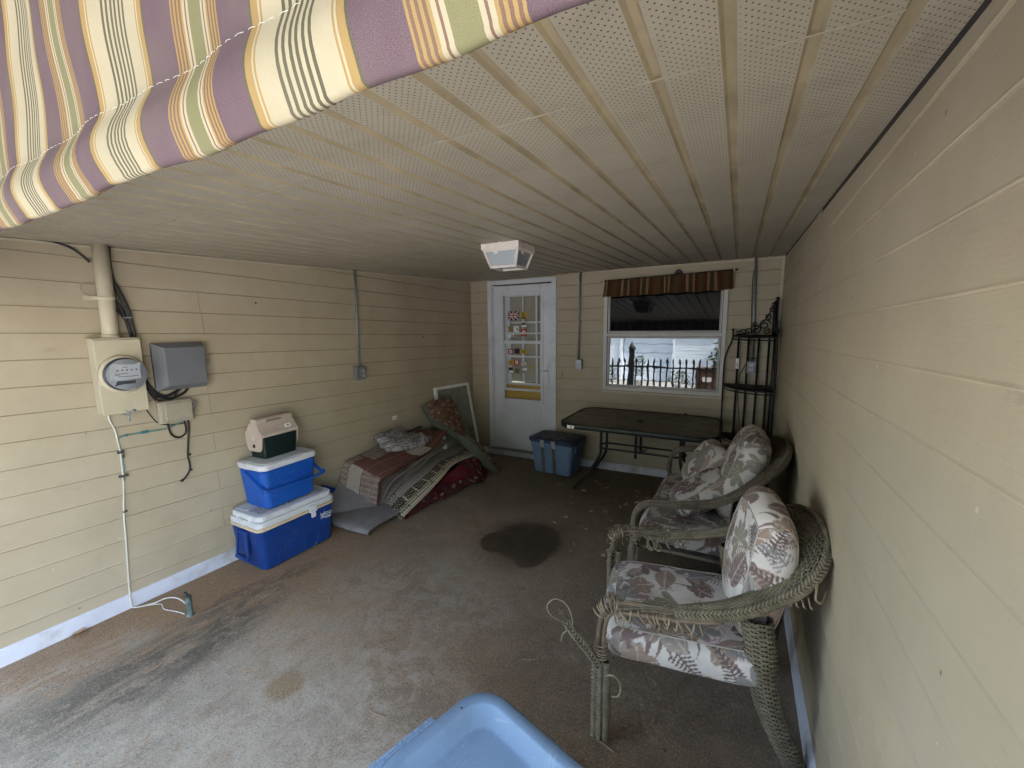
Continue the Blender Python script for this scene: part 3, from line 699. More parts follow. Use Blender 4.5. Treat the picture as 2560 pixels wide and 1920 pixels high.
mb = MB(); mb.tube(cat_rom([(2.555, -.03, 2.21), (2.565, -.045, 2.245), (2.59, -.05, 2.262), (2.615, -.045, 2.245), (2.622, -.03, 2.212)], 4), .009, 6); mb.box((2.588, -.04, 2.235), (.05, .012, .03)); mb.build('rod_hook', M_blk, V)
# ================================================================ ceiling lantern
c0 = (1.795, -2.20); zt = czz(*c0)
LT = thing('ceiling_light', 'white flush ceiling lantern with tapered seeded glass panes', 'ceiling light', (c0[0], c0[1], zt))
M_lw = plain('chalky_white_metal', (.66, .61, .57), .6, var=.08, dirt=(.40, .31, .2))
m, t = new('seeded_glass', (.45, .5, .56), .25, 0, .5); t.b.inputs['Transmission Weight'].default_value = .55; t.bump(t.voro(160), .3, .002); M_seed = m
rot = Matrix.Rotation(R_(3), 3, 'Z')
mb = MB(); hb = .043; wt, wb = .130, .088
mb.rbox((c0[0], c0[1], zt-hb/2), (2*wt+.012, 2*wt+.012, hb), .006, 0, rot); mb.build('canopy', M_lw, LT)
zt2, zb2 = zt-hb-.001, zt-hb-.105
mb = MB(); mg = MB()
C = [rot @ Vector((sx*wt*.93, sy*wt*.93, 0)) for sx, sy in ((1, 1), (-1, 1), (-1, -1), (1, -1))]
B = [rot @ Vector((sx*wb, sy*wb, 0)) for sx, sy in ((1, 1), (-1, 1), (-1, -1), (1, -1))]
P = [Vector((c0[0]+p.x, c0[1]+p.y, zt2)) for p in C]; Q = [Vector((c0[0]+p.x, c0[1]+p.y, zb2)) for p in B]
for i in range(4):
    mb.bar(P[i], Q[i], .014, .014); mb.bar(P[i], P[(i+1) % 4], .012, .020); mb.bar(Q[i], Q[(i+1) % 4], .012, .014)
    a, b, c, d = P[i]*.985+P[(i+2) % 4]*.015, P[(i+1) % 4]*.985+P[(i+3) % 4]*.015, Q[(i+1) % 4]*.985+Q[(i+3) % 4]*.015, Q[i]*.985+Q[(i+2) % 4]*.015
    mg.add([a, b, c, d], [(0, 1, 2, 3)])
    e = (a+b)/2 - (a-d).normalized()*.012
    mb.lathe([(.001, -.002), (.022, -.001), (.022, .001), (.001, .002)], a.lerp(b, .35)-Vector((0, 0, .008)), 10, M=Matrix.Rotation(R_(90), 3, 'X') @ Matrix.Rotation(R_(i*90), 3, 'Y'))
mb.build('frame', M_lw, LT)
for i in range(4):
    g = MB(); g.v = mg.v[i*4:i*4+4]; g.f = [(0, 1, 2, 3)]; g.m = [0]; g.sm = [False]; g.build('pane', M_seed, LT, solid=.002)
mb = MB(); mb.lathe([(.012, 0), (.014, -.02), (.028, -.045), (.028, -.065), (.012, -.085), (.001, -.088)], (c0[0], c0[1], zt2), 14); mb.build('bulb', plain('unlit_bulb', (.7, .7, .68), .3), LT)
# ================================================================ yard behind the camera (seen only mirrored in the window)
mb = MB(); mb.grid(lambda u, v: (-60+120*u, -120+115*v, -.03+.0*v), 2, 2, smooth=False); G = mb.build('ground', plain('driveway_concrete', (.48, .46, .43), .9, var=.2, sc=1.5)); tag(G, kind='structure')
M_gw = plain('white_garage_boards', (.72, .78, .84), .7, var=.06, sc=3)
GA = thing('garage', 'white boarded garage mirrored in the lower window pane', 'garage', (-.6, -17, 0))
mb = MB(); mb.b2((-4.2, -22, 0), (-2.15, -17, 3.0)); mb.b2((.25, -22, 0), (2.6, -17, 3.0)); mb.b2((-2.15, -22, 2.35), (.25, -17, 3.0)); mb.b2((-2.15, -22, 0), (.25, -17.3, 2.35))
for k in range(20):
    z = .1+k*.145
    for a, b in ((-4.2, -2.3), (.4, 2.6)): mb.b2((a, -16.985, z), (b, -16.97, z+.012))
mb.build('wall', M_gw, GA)
mb = MB(); mb.b2((-2.3, -16.99, 0), (-2.15, -16.9, 2.5)); mb.b2((.25, -16.99, 0), (.4, -16.9, 2.5)); mb.b2((-2.15, -16.989, 2.32), (.25, -16.9, 2.5)); mb.build('door_trim', M_gw, GA)
mb = MB()
for k in range(5): mb.b2((-2.13, -17.25, .02+k*.46), (.23, -17.2, .46+k*.46))
mb.build('garage_door', plain('white_garage_door', (.64, .73, .82), .5, var=.04), GA, bev=.02)
mb = MB(); mb.b2((-4.5, -22.3, 3.0), (2.9, -16.6, 3.12)); mb.slab([(-22.3, 3.12), (-16.6, 3.12), (-19.4, 4.3)], -4.5, 2.9, 0, Matrix(((0, 0, 1), (1, 0, 0), (0, 1, 0)))); mb.build('roof', plain('brown_shingle', (.12, .09, .08), .9), GA)
FE = thing('iron_fence', 'black iron picket fence mirrored across the lower window pane', 'fence', (1, -6.6, 0))
mb = MB(); M_iron = plain('black_iron', (.012, .012, .014), .5)
for z in (.28, 1.02): mb.b2((-3.2, -6.62, z), (4.6, -6.58, z+.045))
mb.build('rail', M_iron, FE)
mb = MB(); x_ = -3.1
while x_ < 4.5: mb.b2((x_-.020, -6.62, .05), (x_+.020, -6.58, 1.22+.0)); mb.lathe([(.018, 0), (.012, .02), (.001, .06)], (x_, -6.6, 1.22), 6); x_ += .155
mb.build('picket', M_iron, FE)
mb = MB(); mb.b2((.58, -6.66, 0), (.72, -6.54, 1.5)); mb.lathe([(.10, 0), (.11, .02), (.06, .1), (.01, .2)], (.65, -6.6, 1.5), 8); mb.build('post', M_iron, FE)
BN = thing('trash_bin', 'brown wheeled trash bin mirrored at the window edge', 'bin', (2.47, -7.4, 0))
M_bin = plain('brown_bin_plastic', (.13, .07, .045), .5)
mb = MB(); mb.rbox((2.47, -7.4, .52), (.58, .66, .92), .05, taper=.8); mb.build('body', M_bin, BN)
mb = MB(); mb.rbox((2.47, -7.42, 1.02), (.64, .74, .07), .04); mb.build('lid', M_bin, BN)
mb = MB(); mb.b2((2.36, -7.075, .70), (2.58, -7.06, .80)); mb.build('number_label', SC['white'], BN)
M_leaf = [plain('leaf_green_%d' % i, c, .6, var=.3, sc=8) for i, c in enumerate(((.05, .10, .025), (.08, .14, .035), (.035, .07, .02)))]
def bush(name, label, c, r, h, n, cat='shrub', pot=None):
    B_ = thing(name, label, cat, (c[0], c[1], 0))
    mb = MB()
    for i in range(n):
        a = random.uniform(0, 6.283); rr = r*random.random()**.6; z = h*(.15+.85*random.random()); k = math.sqrt(max(0, 1-((z/h-.5)*1.8)**2))+.15
        p = Vector((c[0]+rr*k*math.cos(a), c[1]+rr*k*math.sin(a), c[2]+z)); d = Vector((random.gauss(0, 1), random.gauss(0, 1), random.gauss(0, .6))).normalized(); e = d.orthogonal().normalized(); s_ = random.uniform(.05, .12)*max(.5, r)
        mb.add([p-d*s_, p+e*s_*.4, p+d*s_, p-e*s_*.4], [(0, 1, 2, 3)], random.randrange(3))
    mb.build('foliage', M_leaf, B_)
    if pot:
        mb = MB(); mb.lathe([(.13, 0), (.19, .3), (.2, .32), (.18, .32)], (c[0], c[1], 0), 14); mb.build('pot', pot, B_)
    else:
        mb = MB(); mb.tube([(c[0], c[1], 0), (c[0], c[1], c[2]+h*.5)], .04*max(1, r), 6); mb.build('stem', plain('bark', (.09, .07, .05), .9), B_)
    return B_
M_pot = plain('pale_pot', (.45, .45, .44), .8)
bush('potted_plant', 'leafy potted plant mirrored left of the iron post', (-.6, -8.6, .3), .35, .7, 420, 'plant', M_pot)
bush('potted_plant', 'small potted topiary mirrored before the garage door', (-.35, -12.5, .3), .22, 1.0, 300, 'plant', M_pot)
bush('potted_plant', 'low potted plant mirrored right of the garage door', (1.35, -11, .3), .35, .5, 300, 'plant', M_pot)
bush('shrub', 'tall green shrub mirrored behind the brown bin', (3.5, -13.5, 0), 1.2, 2.4, 2400)
bush('shrub', 'broad shrub mirrored beside the white garage', (4.4, -16, 0), 1.6, 3.4, 2600)
for i, (x_, y_, r, h) in enumerate(((-9, -27, 4.5, 9), (-2, -30, 5, 10), (5, -29, 5, 9.5), (12, -26, 5, 9))):
    bush('tree', ['broad tree standing behind the garage, farthest left', 'tall tree directly behind the garage roof', 'tree behind the shrub beside the garage', 'outermost tree right of the garage'][i], (x_, y_, 1.5), r, h, 2600, 'tree')
# ================================================================ things on the meter wall
M_mbox = plain('meter_box_paint', (.46, .415, .315), .45, var=.07, sc=6, bump=.05, dirt=(.42, .36, .25))
M_black = plain('black_cable', (.012, .012, .012), .45)
M_gal = plain('galvanised', (.25, .26, .27), .4, .5, var=.2)
M_grey = plain('grey_box_plastic', (.135, .14, .16), .5, var=.12, sc=7, dirt=(.12, .12, .12))
M_tanb = plain('tan_box_plastic', (.31, .28, .22), .5, var=.12, dirt=(.25, .22, .16))
M_wcab = plain('white_cable', (.56, .55, .51), .5, var=.08)
M_teal = plain('verdigris_wire', (.10, .25, .24), .6, .2)
ym = -3.715
EM = thing('electric_meter', 'cream meter box with round glass meter under a thick riser pipe', 'electric meter', (.05, ym, 1.26))
mb = MB(); bx0, by0, by1, bz0, bz1 = .012, -3.825, -3.607, 1.262, 1.678
mb.b2((bx0, by0+.012, bz0), (.098, by1-.003, bz1)); mb.build('box', M_mbox, EM, bev=.004)
mb = MB(); mb.b2((.0985, by0-.002+.012, bz0-.006), (.104, by1, bz1-.004)); mb.b2((.010, by0+.004, bz1+.0005), (.106, by1+.002, bz1+.006)); mb.build('cover', M_mbox, EM, bev=.003)
RX = Matrix.Rotation(R_(90), 3, 'Y')
mb = MB(); mb.lathe([(.108, 0), (.108, .018), (.098, .026), (.096, .026)], (.1045, -3.709, 1.480), 40, M=RX); mb.build('meter_ring', M_mbox, EM)
mb = MB(); mb.lathe([(.092, .0), (.094, .030), (.088, .034), (.084, .034)], (.106, -3.709, 1.480), 40, M=RX); mb.build('meter_collar', plain('dark_blue_ring', (.05, .055, .075), .35, .4), EM)
mb = MB(); mb.lathe([(.080, .0), (.080, .034), (.0, .0345)], (.108, -3.709, 1.480), 32, M=RX); face = mb.build('meter_face', plain('meter_face', (.34, .36, .40), .5, var=.1), EM)
mb = MB(); mb.b2((.1428, -3.762, 1.455), (.1445, -3.650, 1.530)); mb.build('face_plate', plain('meter_plate', (.46, .48, .52), .5, var=.05), face)
mb = MB(); mb.b2((.1428, -3.748, 1.430), (.1450, -3.675, 1.448)); mb.build('display', plain('meter_display', (.07, .075, .085), .3), face)
mb = MB()
for k in range(5): mb.lathe([(.0045, 0), (.0045, .001), (.0, .001)], (.1448, -3.742+k*.019, 1.502), 10, M=RX)
for z, a, b in ((1.483, -3.752, -3.70), (1.476, -3.752, -3.735), (1.468, -3.745, -3.66), (1.516, -3.72, -3.70)): mb.b2((.1446, a, z), (.1452, b, z+.004))
mb.build('dial_marks', plain('grey_marks', (.16, .17, .18), .5), face)
m, t = new('meter_dome', (.9, .92, .95), .04, 0, .5); t.b.inputs['Transmission Weight'].default_value = 1; t.b.inputs['IOR'].default_value = 1.25
mb = MB(); mb.lathe([(.086, .030), (.086, .075), (.080, .095), (.06, .106), (0, .110)], (.108, -3.709, 1.480), 40, M=RX, cap=False); mb.build('meter_dome', m, EM)
mb = MB(); mb.tube([(.055, -3.722, bz1+.006), (.055, -3.718, 1.75), (.055, -3.712, 2.235)], .036, 20); mb.lathe([(.041, 0), (.041, .018), (.037, .02)], (.055, -3.722, bz1+.006), 20); mb.build('riser_pipe', M_mbox, EM)
mb = MB(); mb.lathe([(.038, -.010), (.0395, -.006), (.0395, .006), (.038, .010)], (.055, -3.716, 1.905), 20); mb.b2((.006, -3.80, 1.895), (.012, -3.745, 1.917)); mb.b2((.006, -3.755, 1.897), (.05, -3.750, 1.915)); mb.build('pipe_strap', M_mbox, EM)
mb = MB(); mb.tube(cat_rom([(.03, -3.755, 1.99), (.014, -3.79, 1.985), (.012, -3.803, 1.955), (.014, -3.79, 1.925), (.02, -3.765, 1.918)], 5), .003, 5); mb.build('stray_wire', plain('tan_wire', (.3, .25, .17), .6), EM)
mb = MB(); mb.tube(cat_rom([(.095, -3.725, 1.268), (.110, -3.715, 1.262), (.112, -3.70, 1.252), (.108, -3.712, 1.245), (.104, -3.735, 1.250)], 4), .004, 6); mb.tube([(.106, -3.708, 1.25), (.106, -3.708, 1.205)], .006, 8); mb.lathe([(.011, 0), (.011, .004), (0, .004)], (.106, -3.682, 1.262), 10, M=RX); mb.build('seal_tag', plain('weathered_seal', (.22, .25, .25), .6), EM)
# grey interface box
GB = thing('utility_box', 'dark grey plastic utility box beside the electric meter', 'utility box', (.05, -3.39, 1.35))
g0, g1, h0, h1 = -3.535, -3.265, 1.352, 1.640
mb = MB(); mb.b2((.012, g0, h0-.004), (.045, g1, h1+.004)); mb.build('body', M_grey, GB, bev=.006)
mb = MB(); a, b = .0455, .092
vs = [(a, g0-.004, h0-.004), (a, g1+.004, h0-.004), (a, g1+.004, h1+.004), (a, g0-.004, h1+.004), (b, g0+.045, h0+.028), (b, g1-.008, h0+.028), (b, g1-.008, h1-.026), (b, g0+.045, h1-.026)]
mb.add(vs, [(0, 3, 2, 1), (4, 5, 6, 7), (0, 1, 5, 4), (1, 2, 6, 5), (2, 3, 7, 6), (3, 0, 4, 7)]); mb.lathe([(.004, 0), (.004, .002), (0, .002)], (b, -3.385, 1.50), 8, M=RX); mb.build('lid', M_grey, GB, bev=.008)
mb = MB(); mb.b2((.03, g1+.005, 1.50), (.06, g1+.032, 1.53)); mb.b2((.035, g1+.005, 1.485), (.055, g1+.018, 1.4995)); mb.build('latch', M_gal, GB)
TB = thing('junction_box', 'small tan plastic junction box under the grey one', 'junction box', (.05, -3.45, 1.14))
g0, g1, h0, h1 = -3.543, -3.362, 1.142, 1.285
mb = MB(); mb.b2((.012, g0, h0), (.05, g1, h1)); mb.build('body', M_tanb, TB, bev=.008)
mb = MB(); mb.b2((.0505, g0+.002, h0+.002), (.070, g1-.002, h1-.002)); mb.b2((.0705, g0+.022, h0+.018), (.082, g1-.012, h1-.014)); mb.build('lid', M_tanb, TB, bev=.006)
mb = MB(); mb.tube(cat_rom([(.05, g1+.003, 1.255), (.055, g1+.022, 1.25), (.055, g1+.022, 1.232), (.05, g1+.003, 1.228)], 3), .005, 6); mb.b2((.04, g1+.001, 1.19), (.055, g1+.012, 1.21)); mb.build('latch', M_gal, TB)
# cables
def rope(name, label, cat, paths, r, mat, clips=(), clipmat=None):
    p0 = paths[0][0]; T = thing(name, label, cat, tuple(p0))
    for i, P in enumerate(paths):
        mb = MB(); mb.tube(cat_rom(P, 7), r if not isinstance(r, list) else r[i], 8); mb.build('strand', mat, T)
    for c in clips:
        mb = MB(); mb.box(c[0], c[1]); mb.build('clip', clipmat or M_black, T, bev=.002)
    return T
rope('cable_bundle', 'thick black cable bundle dropping beside the riser pipe', 'cable',
     [[(.03, -3.668, 2.21), (.02, -3.670, 2.10), (.026, -3.668, 2.02), (.03, -3.655, 1.95), (.026, -3.628, 1.86), (.026, -3.612, 1.75), (.02, -3.600, 1.68), (.016, -3.585, 1.58), (.016, -3.580, 1.46), (.02, -3.560, 1.35), (.02, -3.535, 1.295)],
      [(.02, -3.672, 2.21), (.02, -3.668, 2.07), (.016, -3.664, 1.99), (.02, -3.668, 1.92), (.02, -3.64, 1.83), (.02, -3.622, 1.74), (.014, -3.610, 1.66), (.014, -3.59, 1.5), (.025, -3.562, 1.38), (.03, -3.50, 1.315), (.03, -3.43, 1.335), (.028, -3.40, 1.356)],
      [(.03, -3.66, 1.99), (.034, -3.632, 1.90), (.036, -3.615, 1.82), (.03, -3.606, 1.73), (.016, -3.596, 1.60), (.016, -3.585, 1.42), (.03, -3.545, 1.33), (.03, -3.47, 1.295), (.03, -3.39, 1.32), (.028, -3.36, 1.356)],
      [(.03, -3.675, 1.87), (.02, -3.662, 1.84), (.02, -3.642, 1.80), (.02, -3.626, 1.77)],
      [(.022, -3.53, 1.29), (.03, -3.47, 1.285), (.03, -3.44, 1.31), (.03, -3.415, 1.356)]],
     [.010, .009, .008, .005, .006], M_black, [((.030, -3.622, 1.80), (.03, .040, .008)), ((.03, -3.672, 2.055), (.025, .03, .012))], plain('zip_tie', (.25, .25, .25), .5))
rope('overhead_cable', 'thin black cable sagging along the top of the meter wall', 'cable', [[(.014, -4.55, 2.168), (.014, -4.06, 2.188), (.014, -3.93, 2.192), (.014, -3.87, 2.186), (.014, -3.82, 2.168), (.014, -3.78, 2.135), (.016, -3.752, 2.10)], [(.012, -3.90, 2.194), (.012, -3.82, 2.196), (.012, -3.75, 2.197)]], [.006, .004], M_black)
rope('ground_cable', 'white cable running down the meter wall to the floor pipe', 'cable',
     [[(.03, -3.770, 1.262), (.018, -3.768, 1.22), (.016, -3.749, 1.152), (.016, -3.744, 1.072), (.016, -3.740, 1.016), (.016, -3.743, .881), (.016, -3.750, .778), (.016, -3.764, .646), (.016, -3.775, .436), (.016, -3.788, .215), (.030, -3.796, .10), (.045, -3.790, .062), (.10, -3.72, .060), (.16, -3.67, .085), (.24, -3.645, .095), (.33, -3.64, .085), (.40, -3.655, .09)],
      [(.05, -3.785, .059), (.14, -3.70, .058), (.22, -3.71, .058), (.30, -3.69, .058), (.385, -3.675, .060)]], [.0042, .003], M_wcab,
     [((.016, -3.738, 1.016), (.016, .030, .016)), ((.018, -3.730, .990), (.012, .010, .020)), ((.018, -3.741, .872), (.018, .042, .014)), ((.018, -3.742, .857), (.006, .006, .03)), ((.016, -3.757, .655), (.014, .022, .010))], plain('cable_clip', (.07, .065, .06), .6))
rope('bonding_wire', 'teal green wire crossing from white cable to tan box', 'wire',
     [[(.014, -3.736, .95), (.014, -3.730, 1.00), (.014, -3.742, 1.06), (.014, -3.738, 1.095), (.014, -3.71, 1.108), (.014, -3.625, 1.107), (.014, -3.50, 1.105), (.018, -3.42, 1.128), (.02, -3.40, 1.141)],
      [(.014, -3.736, .95), (.013, -3.728, .92), (.013, -3.738, .885)]], [.004, .003], M_teal, [((.016, -3.612, 1.108), (.014, .036, .016)), ((.016, -3.700, 1.109), (.012, .012, .012))], plain('teal_clip', (.03, .16, .22), .5))
rope('loop_cable', 'short black cable loop hanging under the tan box', 'cable', [[(.03, -3.497, 1.141), (.02, -3.490, 1.10), (.016, -3.478, 1.058), (.016, -3.443, 1.032), (.016, -3.405, 1.050), (.02, -3.398, 1.09), (.03, -3.408, 1.141)], [(.02, -3.60, 1.262), (.014, -3.55, 1.16), (.014, -3.50, 1.128), (.014, -3.43, 1.118), (.016, -3.405, 1.12)]], [.006, .003], M_black)
rope('cut_cable', 'black cable with a frayed end dangling below the tan box', 'cable', [[(.03, -3.385, 1.141), (.018, -3.382, 1.08), (.016, -3.395, .98), (.016, -3.405, .90), (.016, -3.400, .83), (.016, -3.410, .79), (.018, -3.437, .757), (.02, -3.460, .742)], [(.018, -3.437, .757), (.02, -3.455, .735)], [(.018, -3.437, .757), (.022, -3.470, .748)]], [.006, .003, .003], M_black, [((.018, -3.396, .905), (.016, .014, .010)), ((.018, -3.398, .80), (.016, .014, .010))])
GP = thing('ground_pipe', 'short corroded pipe stub standing out of the concrete', 'pipe', (.418, -3.66, fz(.418, -3.66)))
mb = MB(); z0 = fz(.418, -3.66); mb.lathe([(.024, -.01), (.022, .004), (.016, .010), (.015, .075), (.017, .078), (.017, .092), (.013, .094), (.013, .115)], (.418, -3.66, z0), 14); mb.build('pipe', plain('corroded_pipe', (.12, .16, .15), .7, .3, var=.5, sc=40, dirt=(.30, .33, .30)), GP)
mb = MB(); mb.box((.414, -3.664, z0+.125), (.016, .012, .03)); mb.box((.424, -3.656, z0+.118), (.012, .018, .022)); mb.lathe([(.008, 0), (.008, .012), (0, .013)], (.41, -3.668, z0+.138), 8); mb.build('clamp', plain('dark_clamp', (.04, .045, .05), .6, .3), GP, bev=.002)
# ---------------- conduits with boxes
def conduit(label, P, boxc, boxd, strapz, axis, cover, mat=None):
    T = thing('conduit', label, 'conduit', tuple(P[-1]), group='grey conduits with outlet boxes')
    mb = MB(); mb.tube(P, .0125, 12); mb.build('pipe', M_gal, T)
    mb = MB(); mb.box(boxc, boxd); mb.build('outlet_box', M_gal, T, bev=.004)
    mb = MB()
    x, y, _ = P[0]; px = P[0][0] + (P[-1][0]-P[0][0])*(P[0][2]-strapz)/(P[0][2]-P[-1][2]); py = P[0][1] + (P[-1][1]-P[0][1])*(P[0][2]-strapz)/(P[0][2]-P[-1][2])
    mb.lathe([(.0128, -.008), (.0142, -.006), (.0142, .006), (.0128, .008)], (px, py, strapz), 12)
    if axis == 'x': mb.b2((.010, py-.032, strapz-.008), (.0135, py-.012, strapz+.008))
    else: mb.b2((px+.012, -.0135, strapz-.008), (px+.032, -.0105, strapz+.008))
    mb.build('strap', M_gal, T)
    if cover == 'outlet':
        mb = MB()
        if axis == 'x':
            cxx = boxc[0]+boxd[0]/2; mb.b2((cxx+.0005, boxc[1]-.018, boxc[2]-.05), (cxx+.006, boxc[1]+.045, boxc[2]+.05))
        else: mb.b2((boxc[0]-.036, boxc[1]-boxd[1]/2-.005, boxc[2]-.056), (boxc[0]+.036, boxc[1]-boxd[1]/2-.0005, boxc[2]+.056))
        pl = mb.build('cover_plate', plain('outlet_plate', (.23, .24, .26), .45, .4), T, bev=.002)
        for dz in (-.022, .022):
            mb = MB()
            if axis == 'x': mb.b2((boxc[0]+boxd[0]/2+.0062, boxc[1]-.003, boxc[2]+dz-.014), (boxc[0]+boxd[0]/2+.010, boxc[1]+.03, boxc[2]+dz+.014))
            else: mb.b2((boxc[0]-.017, boxc[1]-boxd[1]/2-.008, boxc[2]+dz-.014), (boxc[0]+.017, boxc[1]-boxd[1]/2-.0052, boxc[2]+dz+.014))
            so_ = mb.build('socket', plain('socket', (.42, .43, .44), .4), pl, bev=.003)
            mb = MB()
            for q in (-.006, .006):
                if axis == 'x': mb.b2((boxc[0]+boxd[0]/2+.0095, boxc[1]+.0135+q-.001, boxc[2]+dz-.004), (boxc[0]+boxd[0]/2+.0104, boxc[1]+.0135+q+.001, boxc[2]+dz+.005))
                else: mb.b2((boxc[0]+q-.001, boxc[1]-boxd[1]/2-.0084, boxc[2]+dz-.004), (boxc[0]+q+.001, boxc[1]-boxd[1]/2-.0075, boxc[2]+dz+.005))
            mb.build('slot', M_blk, pl)
    else:
        mb = MB(); mb.b2((boxc[0]-.034, boxc[1]-boxd[1]/2-.004, boxc[2]-.054), (boxc[0]+.034, boxc[1]-boxd[1]/2-.0005, boxc[2]+.054)); mb.build('cover_plate', M_gal, T, bev=.003)
    return T
conduit('grey conduit ending in an outlet box on the meter wall', [(.03, -1.935, 2.25), (.03, -1.952, 1.35)], (.035, -1.953, 1.295), (.05, .115, .125), 2.08, 'x', 'outlet')
conduit('grey conduit ending in a blank box between door and window', [(1.535, -.03, 2.315), (1.518, -.03, 1.32)], (1.530, -.035, 1.263), (.078, .050, .115), 2.08, 'y', 'blank')
conduit('grey conduit with outlet box behind the corner rack', [(3.272, -.03, 2.33), (3.296, -.03, 1.345)], (3.292, -.035, 1.290), (.078, .050, .115), 2.00, 'y', 'outlet')
rope('thin_cord', 'thin dark cord tied along the corner conduit', 'cord', [[(3.262, -.018, 2.22), (3.256, -.016, 2.10), (3.262, -.016, 1.9), (3.270, -.016, 1.65), (3.276, -.016, 1.5)]], .004, M_black)
rope('appliance_cord', 'thin black cord looping from the corner outlet box down behind the rack', 'cord', [[(3.33, -.05, 1.375), (3.28, -.06, 1.38), (3.255, -.06, 1.35), (3.225, -.05, 1.28), (3.195, -.05, 1.2), (3.188, -.05, 1.10), (3.195, -.05, .95), (3.212, -.05, .80), (3.222, -.05, .62), (3.22, -.05, .2)]], .004, M_black)
# paper tags and small wall fixings
TG = tag(MB().build('price_tag', SC['white']) if False else None or (lambda mb: (mb.b2((.0135, -1.545, .755), (.0165, -1.485, .795)), mb.b2((.0166, -1.524, .770), (.0170, -1.508, .780), 1), mb.build('price_tag', [SC['white'], SC['black']]))[-1])(MB()), 'small white paper lot tag stuck to the meter wall above the rugs', 'tag')
for p, l in (((.013, -2.86, 1.915), 'small rusty screw left in the meter wall left of the conduit'), ((.013, -1.0, 1.61), 'dark rusty nail head in the meter wall near the corner')):
    mb = MB(); mb.lathe([(.006, 0), (.007, .003), (0, .004)], p, 8, M=RX); o = mb.build('nail', plain('rust', (.10, .05, .03), .8)); tag(o, l, 'nail')
# ================================================================ coolers
M_cblue = plain('royal_blue_plastic', (.008, .085, .40), .38, var=.10, sc=6, bump=.05, bsc=140, dirt=(.015, .06, .33), scratch=(.10, .17, .42))
M_cnavy = plain('navy_blue_plastic', (.006, .042, .21), .36, var=.12, sc=6, bump=.05, bsc=140, dirt=(.01, .03, .17), scratch=(.05, .09, .26))
M_cwht = plain('scuffed_white_plastic', (.62, .63, .66), .5, var=.08, sc=9, dirt=(.40, .38, .34), scratch=(.33, .31, .28))
M_cream = plain('cream_band', (.62, .50, .34), .5)
M_dgreen = plain('dark_green_plastic', (.006, .016, .016), .4, var=.25, sc=8)
M_beige = plain('beige_plastic', (.46, .375, .315), .55, var=.08, sc=9, dirt=(.30, .25, .19))
m, t = new('dirty_lid_texture', (.4, .4, .4), .7)
t.base(t.ramp(t.noise(70, 6, .8), [(.42, (.16, .155, .15)), (.58, (.56, .56, .57))])); t.bump(t.noise(70, 6, .8), .5, .004); M_lidtex = m
zf = .045
CB = thing('cooler', 'largest cooler, navy with scuffed white lid, at the bottom of the stack', 'cooler', (.21, -2.905, zf), group='coolers stacked by the meter wall')
cx, cy, L, Dp = .212, -2.908, .620, .374
mb = MB(); mb.rbox((cx, cy, zf+.150), (Dp-.02, L-.012, .30), .045, 0, None, 5, .91); mb.build('body', M_cnavy, CB)
for k, yy in enumerate((-.17, -.06, .05, .16)):        # moulded ribs at the foot of the front
    mb = MB(); mb.bar((cx+.158+.004, cy+yy, zf+.02), (cx+.172, cy+yy+.01, zf+.13), .006, .006); mb.build('body_rib', M_cnavy, CB)
mb = MB()
for yy in (.10, .255):
    x_ = cx+.172; y_ = cy+yy; mb.tube(cat_rom([(x_+.006, y_-.012, zf+.004), (x_+.004, y_-.004, zf+.016), (x_+.006, y_+.002, zf+.010), (x_+.003, y_+.012, zf+.028), (x_+.004, y_+.022, zf+.036)], 4), .0022, 5)
mb.build('cobweb_scrap', plain('dusty_web', (.42, .38, .32), .9), CB)
mb = MB(); mb.rbox((cx, cy, zf+.311), (Dp, L, .022), .048, 0, None, 5); mb.build('band', M_cream, CB)
mb = MB(); mb.rbox((cx, cy, zf+.343), (Dp-.004, L-.004, .042), .048, 0, None, 5)
mb.rbox((cx, cy, zf+.3845), (Dp-.03, L-.028, .040), .045, 0, None, 5)
lid = mb.build('lid', M_cwht, CB)
mb = MB(); mb.rbox((cx+.045, cy+.005, zf+.4055), (.15, L-.11, .003), .02); mb.build('lid_tread', M_lidtex, lid)
mb = MB(); mb.rbox((cx-.095, cy+.003, zf+.4065), (.13, L-.09, .004), .02); mb.build('lid_panel', M_cwht, lid)
mb = MB(); yl = cy-L/2
mb.b2((cx-.06, yl-.004, zf+.325), (cx+.06, yl+.03, zf+.330)); mb.b2((cx-.075, yl+.004, zf+.335), (cx-.068, yl+.03, zf+.400)); mb.b2((cx+.068, yl+.004, zf+.335), (cx+.075, yl+.03, zf+.400)); mb.build('lid_grip', M_cwht, lid, bev=.002)
mb = MB(); mb.rbox((cx+Dp/2+.008, cy+.10, zf+.325), (.016, .062, .050), .005); mb.rbox((cx+Dp/2+.010, cy+.10, zf+.283), (.014, .036, .05), .005); mb.build('latch', M_cwht, CB)
